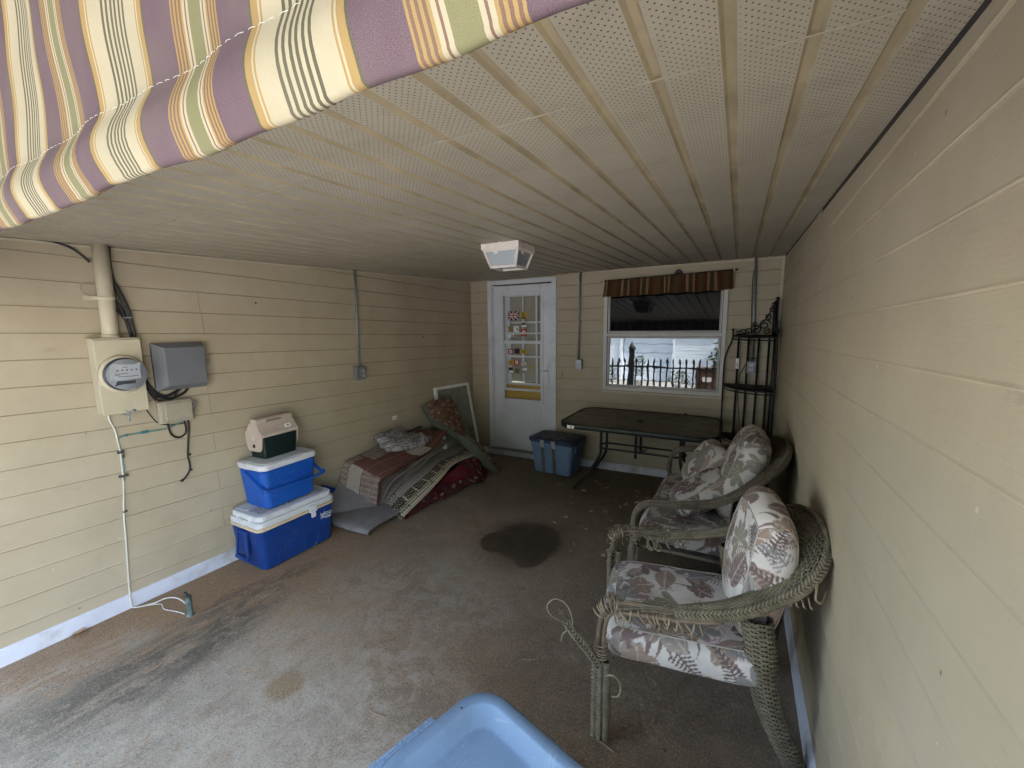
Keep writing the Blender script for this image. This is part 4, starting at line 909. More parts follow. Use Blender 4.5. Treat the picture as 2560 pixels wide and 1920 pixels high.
def swing(y_, up, nm='handle'):
    mb = MB(); s_ = -1 if y_ < cy else 1
    if not up:
        mb.bar((cx-.05, y_+s_*.022, zf+.275), (cx-.066, y_+s_*.030, zf+.11), .022, .014, up=(0, 1, 0)); mb.bar((cx+.05, y_+s_*.022, zf+.275), (cx+.066, y_+s_*.030, zf+.11), .022, .014, up=(0, 1, 0))
        mb.bar((cx-.075, y_+s_*.030, zf+.098), (cx+.075, y_+s_*.030, zf+.098), .026, .028); mb.box((cx, y_+s_*.012, zf+.278), (.13, .026, .022)); mb.box((cx, y_+s_*.004, zf+.19), (.09, .014, .14))
    else:
        mb.bar((cx-.05, y_+s_*.01, zf+.275), (cx-.066, y_+s_*.10, zf+.345), .022, .014); mb.bar((cx+.05, y_+s_*.01, zf+.275), (cx+.066, y_+s_*.10, zf+.345), .022, .014)
        mb.bar((cx-.075, y_+s_*.105, zf+.35), (cx+.075, y_+s_*.105, zf+.35), .026, .028)
    return mb.build(nm, M_cnavy, CB, bev=.005)
swing(cy-L/2+.012, False); swing(cy+L/2-.03, True)
Mx = frame((cx+Dp/2-.0105, cy+.225, zf+.228), (0, 1, 0), (-.05, 0, 1)); Mx.translation = Vector((cx+.1752, cy+.222, zf+.235))
text('lettering', 'igloo', .052, Mx, SC['white'], CB, .0008)
mb = MB(); mb.b2((cx+.170, cy+.172, zf+.205), (cx+.1752, cy+.262, zf+.2095)); mb.b2((cx+.1705, cy+.215, zf+.194), (cx+.1746, cy+.262, zf+.1985)); mb.build('lettering_rule', SC['white'], CB)
# leaf scraps caught at the foot
# ---- middle cooler
z1 = zf+.4088
CM = thing('cooler', 'bright blue cooler with carry handle and white lid, middle of the stack', 'cooler', (.19, -2.91, z1), group='coolers stacked by the meter wall')
mx, my, mL, mD = .196, -2.912, .452, .315
RM = Matrix.Rotation(R_(2), 3, 'Z')
mb = MB(); mb.rbox((mx, my, z1+.145), (mD-.016, mL-.014, .29), .05, 0, RM, 6, .88); mb.build('body', M_cblue, CM)
mb = MB(); mb.rbox((mx, my, z1+.312), (mD, mL, .043), .052, 0, RM, 6); lid = mb.build('lid', M_cwht, CM)
mb = MB(); mb.rbox((mx, my, z1+.3355), (mD-.045, mL-.05, .004), .04, 0, RM, 6); mb.build('lid_panel', M_cwht, lid)
mb = MB(); mb.rbox((mx+mD/2+.001, my+.03, z1+.327), (.006, .085, .014), .002, 0, RM); mb.build('lid_tab', M_cwht, lid)
mb = MB(); mb.rbox((mx-.01, my-mL/2-.001, z1+.300), (.07, .006, .012), .002, 0, RM); mb.build('lid_tab', M_cwht, lid)
mb = MB()
pa, pb = Vector((mx-.01, my-mL/2-.004, z1+.265)), Vector((mx-.02, my+mL/2+.004, z1+.265)); q0, q1 = Vector((mx+mD/2+.012, my-mL/2+.035, z1+.150)), Vector((mx+mD/2+.012, my+mL/2+.015, z1+.150))
mb.bar(pa+Vector((-.012, 0, .012)), q0+Vector((.0, -.022, 0)), .010, .026, up=(0, 1, 0)); mb.bar(pb, q1, .010, .022, up=(0, 1, 0)); mb.tube(cat_rom([q0+Vector((-.02, -.018, .012)), q0, q0.lerp(q1, .5)+Vector((.004, 0, -.006)), q1, q1+Vector((-.03, .012, .02))], 5), .011, 10)
mb.build('handle', M_cblue, CM)
Mx = Matrix.Translation((mx+.1485, my+.03, z1+.20)) @ frame((0, 0, 0), (0, 1, 0), (-.05, 0, 1))
M_emb = plain('raised_blue_lettering', (.012, .07, .47), .35)
text('lettering', 'Rubbermaid', .038, Mx, M_emb, CM, .0018, True)
mb = MB(); mb.tube([tuple(Mx @ Vector((.125*math.cos(a)*(1 if True else 1), .036*math.sin(a), .0005))) for a in [i*2*math.pi/36 for i in range(36)]], .0018, 5, closed=True); mb.build('lettering_oval', M_emb, CM)
# ---- small cooler
z2 = z1+.3385
CS = thing('cooler', 'small tent-topped cooler, beige over dark green, on top of the stack', 'cooler', (.125, -2.885, z2), group='coolers stacked by the meter wall')
RS = Matrix.Rotation(R_(3), 3, 'Z'); sc_ = Vector((.140, -2.900, z2))
def PS(p): return sc_ + RS @ Vector(p)
mb = MB(); mb.rbox((sc_.x, sc_.y, sc_.z+.082), (.178, .280, .170), .018, 0, RS, 4, .90); mb.build('body', M_dgreen, CS)
mb = MB()
prof = [(-.091, .158), (.091, .158), (.091, .180), (.056, .224), (.038, .254), (.033, .284), (.022, .289), (-.022, .289), (-.033, .284), (-.038, .254), (-.056, .224), (-.091, .180)]
hy_ = .142
n = len(prof); vs = [PS((x, -hy_, z)) for x, z in prof] + [PS((x, hy_, z)) for x, z in prof]
mb.add(vs, [tuple(range(n)), tuple(range(2*n-1, n-1, -1))] + [(i, n+i, n+(i+1) % n, (i+1) % n) for i in range(n)])
lid = mb.build('lid', M_beige, CS, bev=.006)
for sgn in (-1, 1):
    shp = [(-.091, .178), (-.088, .150), (-.080, .092), (-.068, .066), (-.052, .058), (.052, .058), (.068, .066), (.080, .092), (.088, .150), (.091, .178), (.056, .222), (.038, .252), (-.038, .252), (-.056, .222)]
    mb = MB(); y_ = sgn*(hy_+.0005); vs = [PS((x, y_, z)) for x, z in shp] + [PS((x, y_+sgn*.006, z)) for x, z in shp]; k = len(shp)
    mb.add(vs, [tuple(range(k)) if sgn < 0 else tuple(range(k-1, -1, -1)), tuple(range(k, 2*k)) if sgn > 0 else tuple(range(2*k-1, k-1, -1))] + [(i, (i+1) % k, k+(i+1) % k, k+i) for i in range(k)]); mb.build('end_panel', M_beige, CS, bev=.003)
MY = (RS @ Matrix.Rotation(R_(90), 3, 'X'))
mb = MB(); mb.lathe([(.014, 0), (.014, .003), (0, .0035)], PS((.0, -hy_-.0066, .094)), 16, M=MY); mb.build('button', M_blk, CS)
mb = MB(); mb.tube([PS((.015*math.cos(a), -hy_-.0075, .150+.016*math.sin(a))) for a in [i*6.283/20 for i in range(20)]], .0012, 5, closed=True); mb.tube([PS((.004*math.cos(a), -hy_-.0075, .150+.008*math.sin(a))) for a in [i*6.283/12 for i in range(12)]], .0012, 5, closed=True); mb.build('emblem', M_cwht, CS)
nrm = Vector((.038, 0, .036)).normalized()
mb = MB(); P_ = [PS((0, 0, 0)), PS((0, 0, 0)), PS((0, 0, 0)), PS((0, 0, 0))]
mb.tube(cat_rom([PS((.038, -.074, .268)), PS((.036, -.068, .277)), PS((.036, -.01, .278)), PS((.036, .048, .277)), PS((.038, .056, .268)), PS((.040, .050, .257)), PS((.040, -.01, .256)), PS((.040, -.068, .257)), PS((.038, -.074, .268))], 4), .003, 6); mb.build('handle_rim', M_beige, lid)
mb = MB(); mb.add([PS((.0362, -.066, .275)), PS((.0362, .048, .275)), PS((.0390, .048, .259)), PS((.0390, -.066, .259))], [(0, 3, 2, 1)]); mb.build('handle_recess', plain('beige_recess', (.22, .18, .15), .6), lid)
mb = MB(); a_ = Vector((.086-.050, 0, .168-.206)); 
P_ = [PS((.0605, .052, .2185)), PS((.0605, .104, .2185)), PS((.080, .096, .194)), PS((.080, .044, .194))]
mb.add([p+Vector((.002, 0, .0025)) for p in P_], [(0, 3, 2, 1)]); P2 = [PS((.067, .068, .2105)), PS((.067, .086, .2105)), PS((.073, .082, .203)), PS((.073, .064, .203))]; mb.add([p+Vector((.003, 0, .0034)) for p in P2], [(0, 3, 2, 1)], 1)
mb.build('lot_tag', [SC['white'], SC['black']], CS)
# ================================================================ storage tote with tape
M_tote = plain('blue_tote_plastic', (.14, .24, .38), .45, var=.08, sc=5, bump=.06, dirt=(.10, .16, .30), scratch=(.22, .29, .40))
M_toteL = plain('navy_lid_plastic', (.018, .035, .085), .45, var=.2, sc=6)
M_tape = plain('duct_tape', (.14, .14, .15), .45, .3, var=.3, sc=30)
M_tapes = plain('shiny_tape', (.62, .62, .64), .3, .4, var=.3, sc=30)
TX, TY = 1.362, -.285; tz = fz(TX, TY); RT = Matrix.Rotation(R_(-3), 3, 'Z')
TT = thing('storage_tote', 'blue lidded storage tote strapped with grey tape under the table end', 'tote', (TX, TY, tz))
mb = MB(); mb.rbox((TX, TY, tz+.185), (.525, .375, .37), .045, 0, RT, 5, .86)
mb.rbox((TX, TY, tz+.335), (.538, .388, .055), .048, 0, RT, 5); mb.build('body', M_tote, TT)
mb = MB(); mb.rbox((TX, TY, tz+.390), (.575, .42, .042), .055, 0, RT, 6); mb.rbox((TX, TY, tz+.4135), (.50, .35, .006), .04, 0, RT, 5); mb.build('lid', M_toteL, TT)
def tote(p): return Vector((TX, TY, tz)) + RT @ Vector(p)
for k, x_ in enumerate((-.095, .045)):
    mb = MB(); w_ = .022
    pts = [(-.19, .015), (-.178, .15)]
    rows = [(x_, -.168, .012), (x_, -.180, .18), (x_-.004, -.190, .29), (x_-.004, -.1965, .31)]
    for a, b in zip(rows, rows[1:]): mb.add([tote((a[0]-w_, a[1]-.004, a[2])), tote((a[0]+w_, a[1]-.004, a[2])), tote((b[0]+w_, b[1]-.004, b[2])), tote((b[0]-w_, b[1]-.004, b[2]))], [(0, 1, 2, 3)])
    mb.build('tape_strip', M_tape, TT)
    mb = MB(); mb.add([tote((x_-w_*1.1, -.2185, .405)), tote((x_+w_*1.1, -.2185, .405)), tote((x_+w_, -.2150, .36)), tote((x_-w_, -.2150, .36))], [(3, 2, 1, 0)])
    mb.add([tote((x_-w_*1.1, -.2150, .36)), tote((x_+w_*1.1, -.2150, .36)), tote((x_+w_, -.200, .315)), tote((x_-w_, -.200, .32))], [(3, 2, 1, 0)]); mb.build('silver_tape', M_tapes, TT)
mb = MB()
for (x0, y0, x1, y1, w_) in ((-.20, .12, .20, .04, .025), (-.18, -.05, .16, -.10, .022), (-.09, -.2, -.02, .2, .024), (.05, -.2, .12, .2, .024)):
    a, b = tote((x0, y0, .4185)), tote((x1, y1, .4185)); d = (b-a).normalized(); e = Vector((-d.y, d.x, 0))*w_; off = Vector((0, 0, random.uniform(0, .002))); mb.add([a-e+off, b-e+off, b+e+off, a+e+off], [(0, 1, 2, 3)])
mb.build('lid_tape', plain('brown_grey_tape', (.13, .12, .115), .5, var=.3), TT)
mb = MB(); mb.b2((0, 0, 0), (0, 0, 0)) if False else None
mb.box(tote((.272, -.08, .30)), (.02, .05, .075), 0, RT); mb.build('side_handle', M_tote, TT, bev=.004)
# ================================================================ patio table
M_tfr = plain('dark_green_metal', (.022, .030, .027), .42, .2, var=.2, dirt=(.05, .045, .035))
m, t = new('dusty_table_glass', (.10, .088, .068), .5, 0, .45)
c = t.ramp(t.noise(4, 7, .65, dist=.8), [(.32, (.105, .09, .068)), (.52, (.15, .133, .102)), (.72, (.20, .18, .145))])
c = t.mix(t.ramp(t.noise(1.7, 5, .7, dist=2), [(.55, 0), (.68, .6)]), c, (.045, .034, .022))
t.base(c); t.rough(t.ramp(t.noise(9, 4), [(.3, .36), (.7, .62)])); t.bump(t.noise(190, 2), .2, .002); M_tgl = m
tx, ty = 2.352, -.512; tb = fz(tx, ty); th = tb+.72
TA = thing('patio_table', 'long patio table with dusty glass top and dark green frame', 'table', (tx, ty, tb))
def rrect(hx_, hy_2, r, n=6):
    out = []
    for sx, sy, a0 in ((1, 1, 0), (-1, 1, 90), (-1, -1, 180), (1, -1, 270)):
        for k in range(n+1):
            a = R_(a0+90*k/n); out.append((sx*(hx_-r)+r*math.cos(a), sy*(hy_2-r)+r*math.sin(a)))
    return out
mb = MB(); mb.slab(rrect(.700, .435, .15), .0, .010, 0, None, (tx, ty, th-.004)); mb.build('tabletop', M_tgl, TA)
mb = MB(); rr = rrect(.722, .457, .17, 7); rp = [(.712, .447)]
n = len(rr)
sec = [(-.020, .000), (0, .008), (.006, -.002), (.006, -.036), (-.004, -.042), (-.020, -.038)]
vs = []
for (x, y) in rr:
    d = Vector((x-math.copysign(min(abs(x), .55), x), y-math.copysign(min(abs(y), .287), y), 0)); d = d.normalized() if d.length > 1e-6 else Vector((1, 0, 0))
    for (o_, z_) in sec: vs.append((tx+x+d.x*o_, ty+y+d.y*o_, th+z_+.004))
k = len(sec); mb.add(vs, [(i*k+j, i*k+(j+1) % k, ((i+1) % n)*k+(j+1) % k, ((i+1) % n)*k+j) for i in range(n) for j in range(k)], 0, True); mb.build('rim', M_tfr, TA)
mb = MB(); mb.tube([(tx+.03*math.cos(a), ty-.03+.03*math.sin(a), th+.007) for a in [i*6.283/20 for i in range(20)]], .006, 6, closed=True); mb.lathe([(.028, 0), (0, .001)], (tx, ty-.03, th+.0065), 16); mb.build('umbrella_ring', plain('ring_dark', (.03, .022, .014), .6), TA)
for sx in (-1, 1):
    for sy in (-1, 1):
        x_ = tx+sx*.390; y_ = -.45+sy*.11; fx_ = tx+sx*.60; fy_ = -.43+sy*.335; f0 = fz(fx_, fy_)
        mb = MB(); mb.tube(cat_rom([(x_, y_, th-.02), (x_, y_, tb+.42), (x_+sx*.004, y_+sy*.004, tb+.34), (x_+sx*.05, y_+sy*.06, tb+.235), (fx_-sx*.05, fy_-sy*.07, f0+.085), (fx_-sx*.008, fy_-sy*.012, f0+.035), (fx_, fy_, f0+.003)], 6), .0155, 10); mb.lathe([(.02, 0), (.022, .012), (.017, .03)], (fx_, fy_, f0), 10); mb.build('leg', M_tfr, TA)
def oval(z):
    P = []
    for sx, a0 in ((1, -90), (-1, 90)):
        for k in range(9):
            a = R_(a0+180*k/8); P.append((tx+sx*.35+(.075 if sx > 0 else .075)*math.cos(a), -.45+.11*math.sin(a), z))
    return P
for z in (.605, .405):
    mb = MB(); mb.tube(oval(tb+z), .011, 8, closed=True); mb.build('rail', M_tfr, TA)
for y_ in (-.56, -.34):
    mb = MB(); mb.tube([(tx-.03, y_-.012*(1 if y_ < -.45 else -1), tb+.66), (tx-.03, y_-.012*(1 if y_ < -.45 else -1), tb+.345)], .015, 10); mb.build('post', M_tfr, TA)
mb = MB(); mb.tube(cat_rom([(tx-.02, -.52, tb+.43), (tx+.04, -.48, tb+.455), (tx+.07, -.47, tb+.43), (tx+.0, -.48, tb+.41), (tx+.06, -.45, tb+.40), (tx-.02, -.46, tb+.385)], 5), .004, 5); mb.build('wire_hook', M_black, TA)
mb = MB(); mb.b2((tx-.605, ty-.4655, th-.030), (tx-.535, ty-.4632, th+.000)); mb.b2((tx-.575, ty-.4662, th-.02), (tx-.555, ty-.4656, th-.010), 1); mb.build('lot_tag', [SC['white'], SC['black']], TA)
mb = MB(); mb.lathe([(.022, 0), (.018, .01), (.008, .02), (0, .022)], (2.72, ty+.43, th+.011), 7); o = mb.build('seed_pod', plain('brown_pod', (.10, .06, .04), .8)); tag(o, 'small brown seed pod on the back edge of the table', 'seed pod')
# ================================================================ corner rack
M_rack = plain('black_wrought_iron', (.010, .010, .011), .5, .3, var=.3)
kx, ky = W-.045, -.055
kb = fz(kx, ky)
RK = thing('corner_rack', 'black wrought iron corner rack with scrollwork top', 'rack', (kx-.15, ky-.15, kb))
def arc(r, z, n=14): return [(kx-r*math.cos(a), ky-r*math.sin(a), z) for a in [R_(90*i/n) for i in range(n+1)]]
for r, z in ((.345, 1.595), (.405, 1.115), (.40, .615), (.40, .16)):
    mb = MB(); A_ = arc(r, z); n = len(A_)
    mb.add([(kx, ky, z+.006)]+[(x, y, z+.006) for x, y, _ in A_]+[(kx, ky, z-.004)]+[(x, y, z-.004) for x, y, _ in A_], [tuple([0]+list(range(n, 0, -1))), tuple([n+1]+list(range(n+2, 2*n+2)))])
    mb.tube(A_, .011, 8); mb.tube([(x, y, zz-.03) for x, y, zz in A_], .006, 6); mb.tube([(kx, ky, z), (kx-r, ky, z)], .009, 6); mb.tube([(kx, ky, z), (kx, ky-r, z)], .009, 6); mb.build('shelf', M_rack, RK)
for a, b in (((kx-.30, 0), .0), ((kx-.215, 0), 0), ((kx-.128, 0), 0), ((kx-.043, 0), 0)):
    mb = MB(); mb.tube([(a[0], ky+.008, kb), (a[0], ky+.008, 1.605)], .0095, 8); mb.build('upright', M_rack, RK)
for dy in (.22,):
    mb = MB(); mb.tube([(kx+.008, ky-dy, kb), (kx+.008, ky-dy, 1.605)], .0085, 8); mb.build('upright', M_rack, RK)
mb = MB(); mb.tube([(kx, ky, kb), (kx, ky, 1.93)], .011, 8); mb.lathe([(.001, -.016), (.015, -.008), (.017, 0), (.015, .008), (.001, .016)], (kx, ky, 1.942), 10); mb.build('corner_post', M_rack, RK)
for (ux, uy) in ((-1, 0), (0, -1)):
    P = [(.352, 1.645), (.352, 1.595), (.36, 1.54), (.39, 1.46), (.412, 1.36), (.416, 1.11), (.41, .60), (.405, kb)]
    mb = MB(); mb.tube(cat_rom([(kx+ux*p, ky+uy*p, z) for p, z in P], 5), .0075, 8); mb.lathe([(.001, -.013), (.012, -.006), (.013, 0), (.012, .006), (.001, .013)], (kx+ux*.352, ky+uy*.352, 1.655), 8); mb.build('curved_post', M_rack, RK)
    mb = MB()
    def sp(c, r0, turns, a0, sg=1, n=22):
        pts = []
        for i in range(n+1):
            q = i/n; a = a0+sg*turns*6.283*q; r = r0*(1-.78*q); pts.append((kx+ux*(c[0]-r*math.cos(a)), ky+uy*(c[0]-r*math.cos(a)), c[1]+r*math.sin(a)))
        return pts
    for c, r0, tr, a0, sg in (((.305, 1.625), .022, 1.0, 3.3, -1), ((.262, 1.632), .028, 1.1, 3.3, -1), ((.215, 1.640), .030, 1.1, 3.4, -1), ((.155, 1.655), .048, 1.3, 3.1, -1), ((.09, 1.70), .052, 1.4, 0.2, 1), ((.075, 1.64), .030, 1.2, 1.2, -1), ((.17, 1.70), .026, 1.1, 1.0, 1), ((.07, 1.775), .032, 1.2, 4.2, 1), ((.045, 1.845), .026, 1.1, 4.2, 1), ((.035, 1.89), .016, 1.0, 4.0, 1)):
        mb.tube(sp(c, r0, tr, a0, sg), .0055, 6)
    mb.tube(cat_rom([(kx+ux*p, ky+uy*p, z) for p, z in ((.33, 1.608), (.25, 1.615), (.18, 1.64), (.12, 1.70), (.07, 1.78), (.03, 1.87), (.012, 1.92))], 5), .0055, 6); mb.tube([(kx+ux*.022, ky+uy*.022, 1.6), (kx+ux*.022, ky+uy*.022, 1.915)], .008, 6)
    mb.build('scrollwork', M_rack, RK)
mb = MB(); mb.box((kx-.30, ky-.0045, 1.325), (.026, .004, .10)); mb.box((kx-.30, ky-.0072, 1.315), (.008, .001, .04), 1); mb.build('lot_tag', [SC['white'], SC['grey']], RK)
# ================================================================ upturned blue lid on a tote, in the foreground
M_lid = plain('sky_blue_plastic', (.20, .30, .44), .38, var=.07, sc=5, bump=.08, bsc=60, dirt=(.17, .24, .36), scratch=(.40, .46, .55))
lz = .53; O = Vector((2.487, -3.668, 0)); ang = R_(-16)
RL = Matrix.Rotation(ang, 3, 'Z')
# local frame: u along the right-hand edge, v along the left-hand edge (towards the camera)
def lidp(u, v, z): 
    p = RL @ Vector((u, -v, 0)); return Vector((O.x+p.x, O.y+p.y, z))
LU, LV = .62, .44
LD = thing('tote_lid', 'blue plastic tote lid with a raised rim lying upturned in the foreground', 'lid', tuple(lidp(LU/2, LV/2, lz-.04)))
def rl(inset, r, n=7):
    out = []
    for cx_2, cy_2, a0 in ((LU-inset-r, LV-inset-r, 0), (inset+r, LV-inset-r, 90), (inset+r, inset+r, 180), (LU-inset-r, inset+r, 270)):
        for k in range(n+1):
            a = R_(a0+90*k/n); out.append((cx_2+r*math.cos(a), cy_2+r*math.sin(a)))
    return out
rings = [(0.0, .105, -.028), (-.003, .108, -.006), (.004, .102, .0), (.036, .078, .002), (.042, .073, -.002), (.070, .062, -.042), (.080, .055, -.046)]
mb = MB(); vs = []; 
for ins, r, dz in rings: vs += [lidp(u, v, lz+dz) for u, v in rl(ins, r)]
n = len(rl(0, .05)); fs = [(k*n+i, k*n+(i+1) % n, (k+1)*n+(i+1) % n, (k+1)*n+i) for k in range(len(rings)-1) for i in range(n)] + [tuple((len(rings)-1)*n+i for i in range(n))]
mb.add(vs, fs, 0, True); body = mb.build('tray', M_lid, LD)
mb = MB()
a, b, c, d = lidp(-.026, .205, lz-.006), lidp(.0, .19, lz-.006), lidp(.0, .60*LV+.25, lz-.006), lidp(-.026, .60*LV+.24, lz-.006)
mb.add([a, b, c, d]+[p-Vector((0, 0, .012)) for p in (a, b, c, d)], [(0, 3, 2, 1), (4, 5, 6, 7), (0, 1, 5, 4), (1, 2, 6, 5), (2, 3, 7, 6), (3, 0, 4, 7)]); mb.build('grip_tab', M_lid, LD, bev=.003)
mb = MB(); random.seed(3)
for row, (u_, h_) in enumerate(((-.019, .008), (-.008, .006))):       # worn raised lettering, too rubbed to read
    v_ = .20
    while v_ < .48:
        if random.random() < .8:
            a = lidp(u_-h_/2, v_+random.uniform(-.001, .001), lz-.0055); b = lidp(u_+h_/2, v_+random.uniform(-.0015, .0015), lz-.0055); mb.bar(a, b, .0009, .0012)
            if random.random() < .4: mb.bar(b, lidp(u_+h_/2, v_+.003, lz-.0055), .0009, .0012)
        v_ += random.uniform(.0035, .006)
mb.build('raised_lettering', plain('pale_blue_relief', (.36, .46, .62), .5), LD)
mb = MB(); mb.lathe([(.0035, 0), (.0035, .002), (0, .003)], lidp(.028, .12, lz+.001), 8); mb.build('dirt_speck', M_blk, LD)
# pale scuffs on the rim: thin scratches in the plastic
mb = MB()
for k in range(46):
    e = random.random(); u, v = (random.uniform(0.01, .05), random.uniform(.03, LV-.05)) if e < .45 else ((random.uniform(.03, LU-.05), random.uniform(.008, .034)) if e < .7 else (random.uniform(.08, .4), random.uniform(.08, .3)))
    zz = lz+.0028 if (u < .034 or v < .034) else lz-.0445
    if .034 <= u < .075 or .034 <= v < .075: continue
    an = random.uniform(0, 3.14); L_ = random.uniform(.004, .018); w_ = random.uniform(.0003, .0008)
    du, dv = math.cos(an)*L_, math.sin(an)*L_
    mb.add([lidp(u-dv/L_*w_, v+du/L_*w_, zz), lidp(u+du-dv/L_*w_*.3, v+dv+du/L_*w_*.3, zz), lidp(u+du+dv/L_*w_*.3, v+dv-du/L_*w_*.3, zz), lidp(u+dv/L_*w_, v-du/L_*w_, zz)], [(0, 1, 2, 3)])
mb.build('scuffs', plain('pale_scuff', (.48, .55, .68), .6), body)
# the tote the lid lies on
zz_ = fz(2.8, -3.95)
TU = thing('storage_tote', 'blue storage tote standing under the foreground lid', 'tote', tuple(lidp(LU/2, LV/2, zz_)))
c = lidp(LU/2, LV/2, 0); mb = MB(); mb.rbox((c.x, c.y, (lz-.050+zz_)/2), (LU-.09, LV-.09, lz-.050-zz_), .05, 0, RL, 5, .85); mb.build('body', M_tote, TU)
# ================================================================ wicker seats
def wick(name, a, b, dk):
    m, t = new(name, a, .6, 0, .3)
    c = t.ramp(t.noise(30, 4, .7), [(.3, a), (.62, b)])
    c = t.mix(t.ramp(t.noise(7, 5, .6), [(.48, 0), (.72, .7)]), c, dk)
    t.base(c); t.bump(t.noise(400, 2), .2, .001); return m
M_wgreen = wick('sage_wicker', (.128, .112, .076), (.215, .19, .135), (.074, .063, .042))
M_wbrown = wick('grey_brown_wicker', (.105, .088, .066), (.175, .15, .115), (.06, .05, .037))
M_rod = wick('bare_rattan', (.14, .105, .073), (.205, .158, .115), (.085, .063, .042))
M_cane = wick('loose_cane', (.20, .165, .11), (.30, .25, .175), (.13, .10, .07))
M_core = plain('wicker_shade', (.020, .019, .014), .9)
def weave(mb, S, nu, rows, r, amp, sides=4, u0=0.0, u1=1.0, jit=.0006):
    """lengthwise strands passing alternately over and under cross stakes; S(u,v)->(point, normal)"""
    for j in range(rows):
        v = (j+.5)/rows; pts = []
        for i in range(2*nu+1):
            u = u0+(u1-u0)*i/(2*nu); p, n = S(u, v)
            pts.append(p + n*(amp*math.cos(math.pi*i/2+math.pi*(j % 2)*1.0)+random.uniform(-jit, jit)))
        mb.tube(pts, r*random.uniform(.85, 1.1), sides, 0, caps=False)
def braid(mb, path, wdt, r, pitch, nrm=None, strands=3, sides=5, phase=0.0):
    P = [Vector(p) for p in path]; L = [0]
    for a, b in zip(P, P[1:]): L.append(L[-1]+(b-a).length)
    n = max(12, int(L[-1]/pitch*10)); Q = resample(P, n)
    for k in range(strands):
        pts = []
        for i, p in enumerate(Q):
            t = (Q[min(i+1, n-1)]-Q[max(i-1, 0)]).normalized()
            nn = nrm(i/(n-1)) if nrm else Vector((0, 0, 1)); nn = (nn-t*nn.dot(t)).normalized(); s = t.cross(nn)
            th = 2*math.pi*(L[-1]*i/(n-1)/pitch + k/strands)+phase
            pts.append(p + s*(wdt*math.sin(th)) + nn*(r*1.0*math.sin(2*th)))
        mb.tube(pts, r, sides, 0)
def ribbed(mb, path, r, pitch, amp=.0016, sides=8, mi=0):
    P = resample(path, max(6, int(sum((Vector(b)-Vector(a)).length for a, b in zip(path, path[1:]))/pitch*2)))
    mb.tube(P, [r+(amp if i % 2 else -amp) for i in range(len(P))], sides, mi, smooth=False)
def splines(pts, n=40): return resample(cat_rom(pts, 8), n)
def surf(OP, IP, bulge):
    n = len(OP)
    def at(Q, u):
        x = u*(n-1); i = min(int(x), n-2); return Q[i].lerp(Q[i+1], x-i)
    def S(u, v):
        o, i = at(OP, u), at(IP, u); p = i.lerp(o, v)
        t = (at(OP, min(1, u+.01))-at(OP, max(0, u-.01))).normalized(); w_ = (o-i).normalized(); nr = w_.cross(t); nr = nr if nr.z > 0 else -nr
        return p + nr*(bulge*math.sin(math.pi*v)), nr
    return S
def mirror(P, y0): return [Vector((p[0], 2*y0-p[1], p[2])) for p in P]
def frame_leg(T, c, side, mat, h, front=True, seed=0, braided=True):
    """front leg: braided strip in front of a tightly wrapped rod"""
    x, y = c; mb = MB()
    n = int(h/.0074*12); mb.tube([(x-.022+.0145*math.cos(i*6.283/12), y+.0145*math.sin(i*6.283/12), .004+h*i/n) for i in range(n)], .0033, 5)
    braid(mb, [(x+.012, y+side*.004, .002), (x+.012, y+side*.004, h*.5), (x+.010, y+side*.004, h)], .0165, .0064, .056, lambda u: Vector((.35, side*.9, 0)), 4, 6)
    braid(mb, [(x+.024, y-side*.010, .004), (x+.023, y-side*.010, h)], .014, .006, .052, lambda u: Vector((1, -side*.4, 0)), 3, 5, 1.0)
    o = mb.build('leg', mat, T, world=False)
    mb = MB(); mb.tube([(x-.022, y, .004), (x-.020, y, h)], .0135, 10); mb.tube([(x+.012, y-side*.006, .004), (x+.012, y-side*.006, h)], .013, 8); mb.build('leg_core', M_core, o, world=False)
    return o
def rear_leg(T, pts, ra, rb, mat, dens):
    P = splines(pts, 40); n = len(P)
    def S(u, v):          # v along the leg, u round it
        x = v*(n-1); i = min(int(x), n-2); p = P[i].lerp(P[i+1], x-i); a = 2*math.pi*u; k = 1-.25*v
        d = Vector((math.cos(a)*ra*k, math.sin(a)*rb*k, 0)); return p+d, d.normalized()
    mb = MB(); weave(mb, S, 11, int(dens), .0031, .0040, 5)
    for i in range(22):
        mb.tube([S(i/22, v/12)[0]-S(i/22, v/12)[1]*.001 for v in range(13)], .0022, 4)
    o = mb.build('leg', mat, T, world=False)
    mb = MB(); mb.grid(lambda u, v: tuple(S(u, v)[0]-S(u, v)[1]*.0070), 20, 20); mb.build('leg_core', M_core, o, world=False); return o
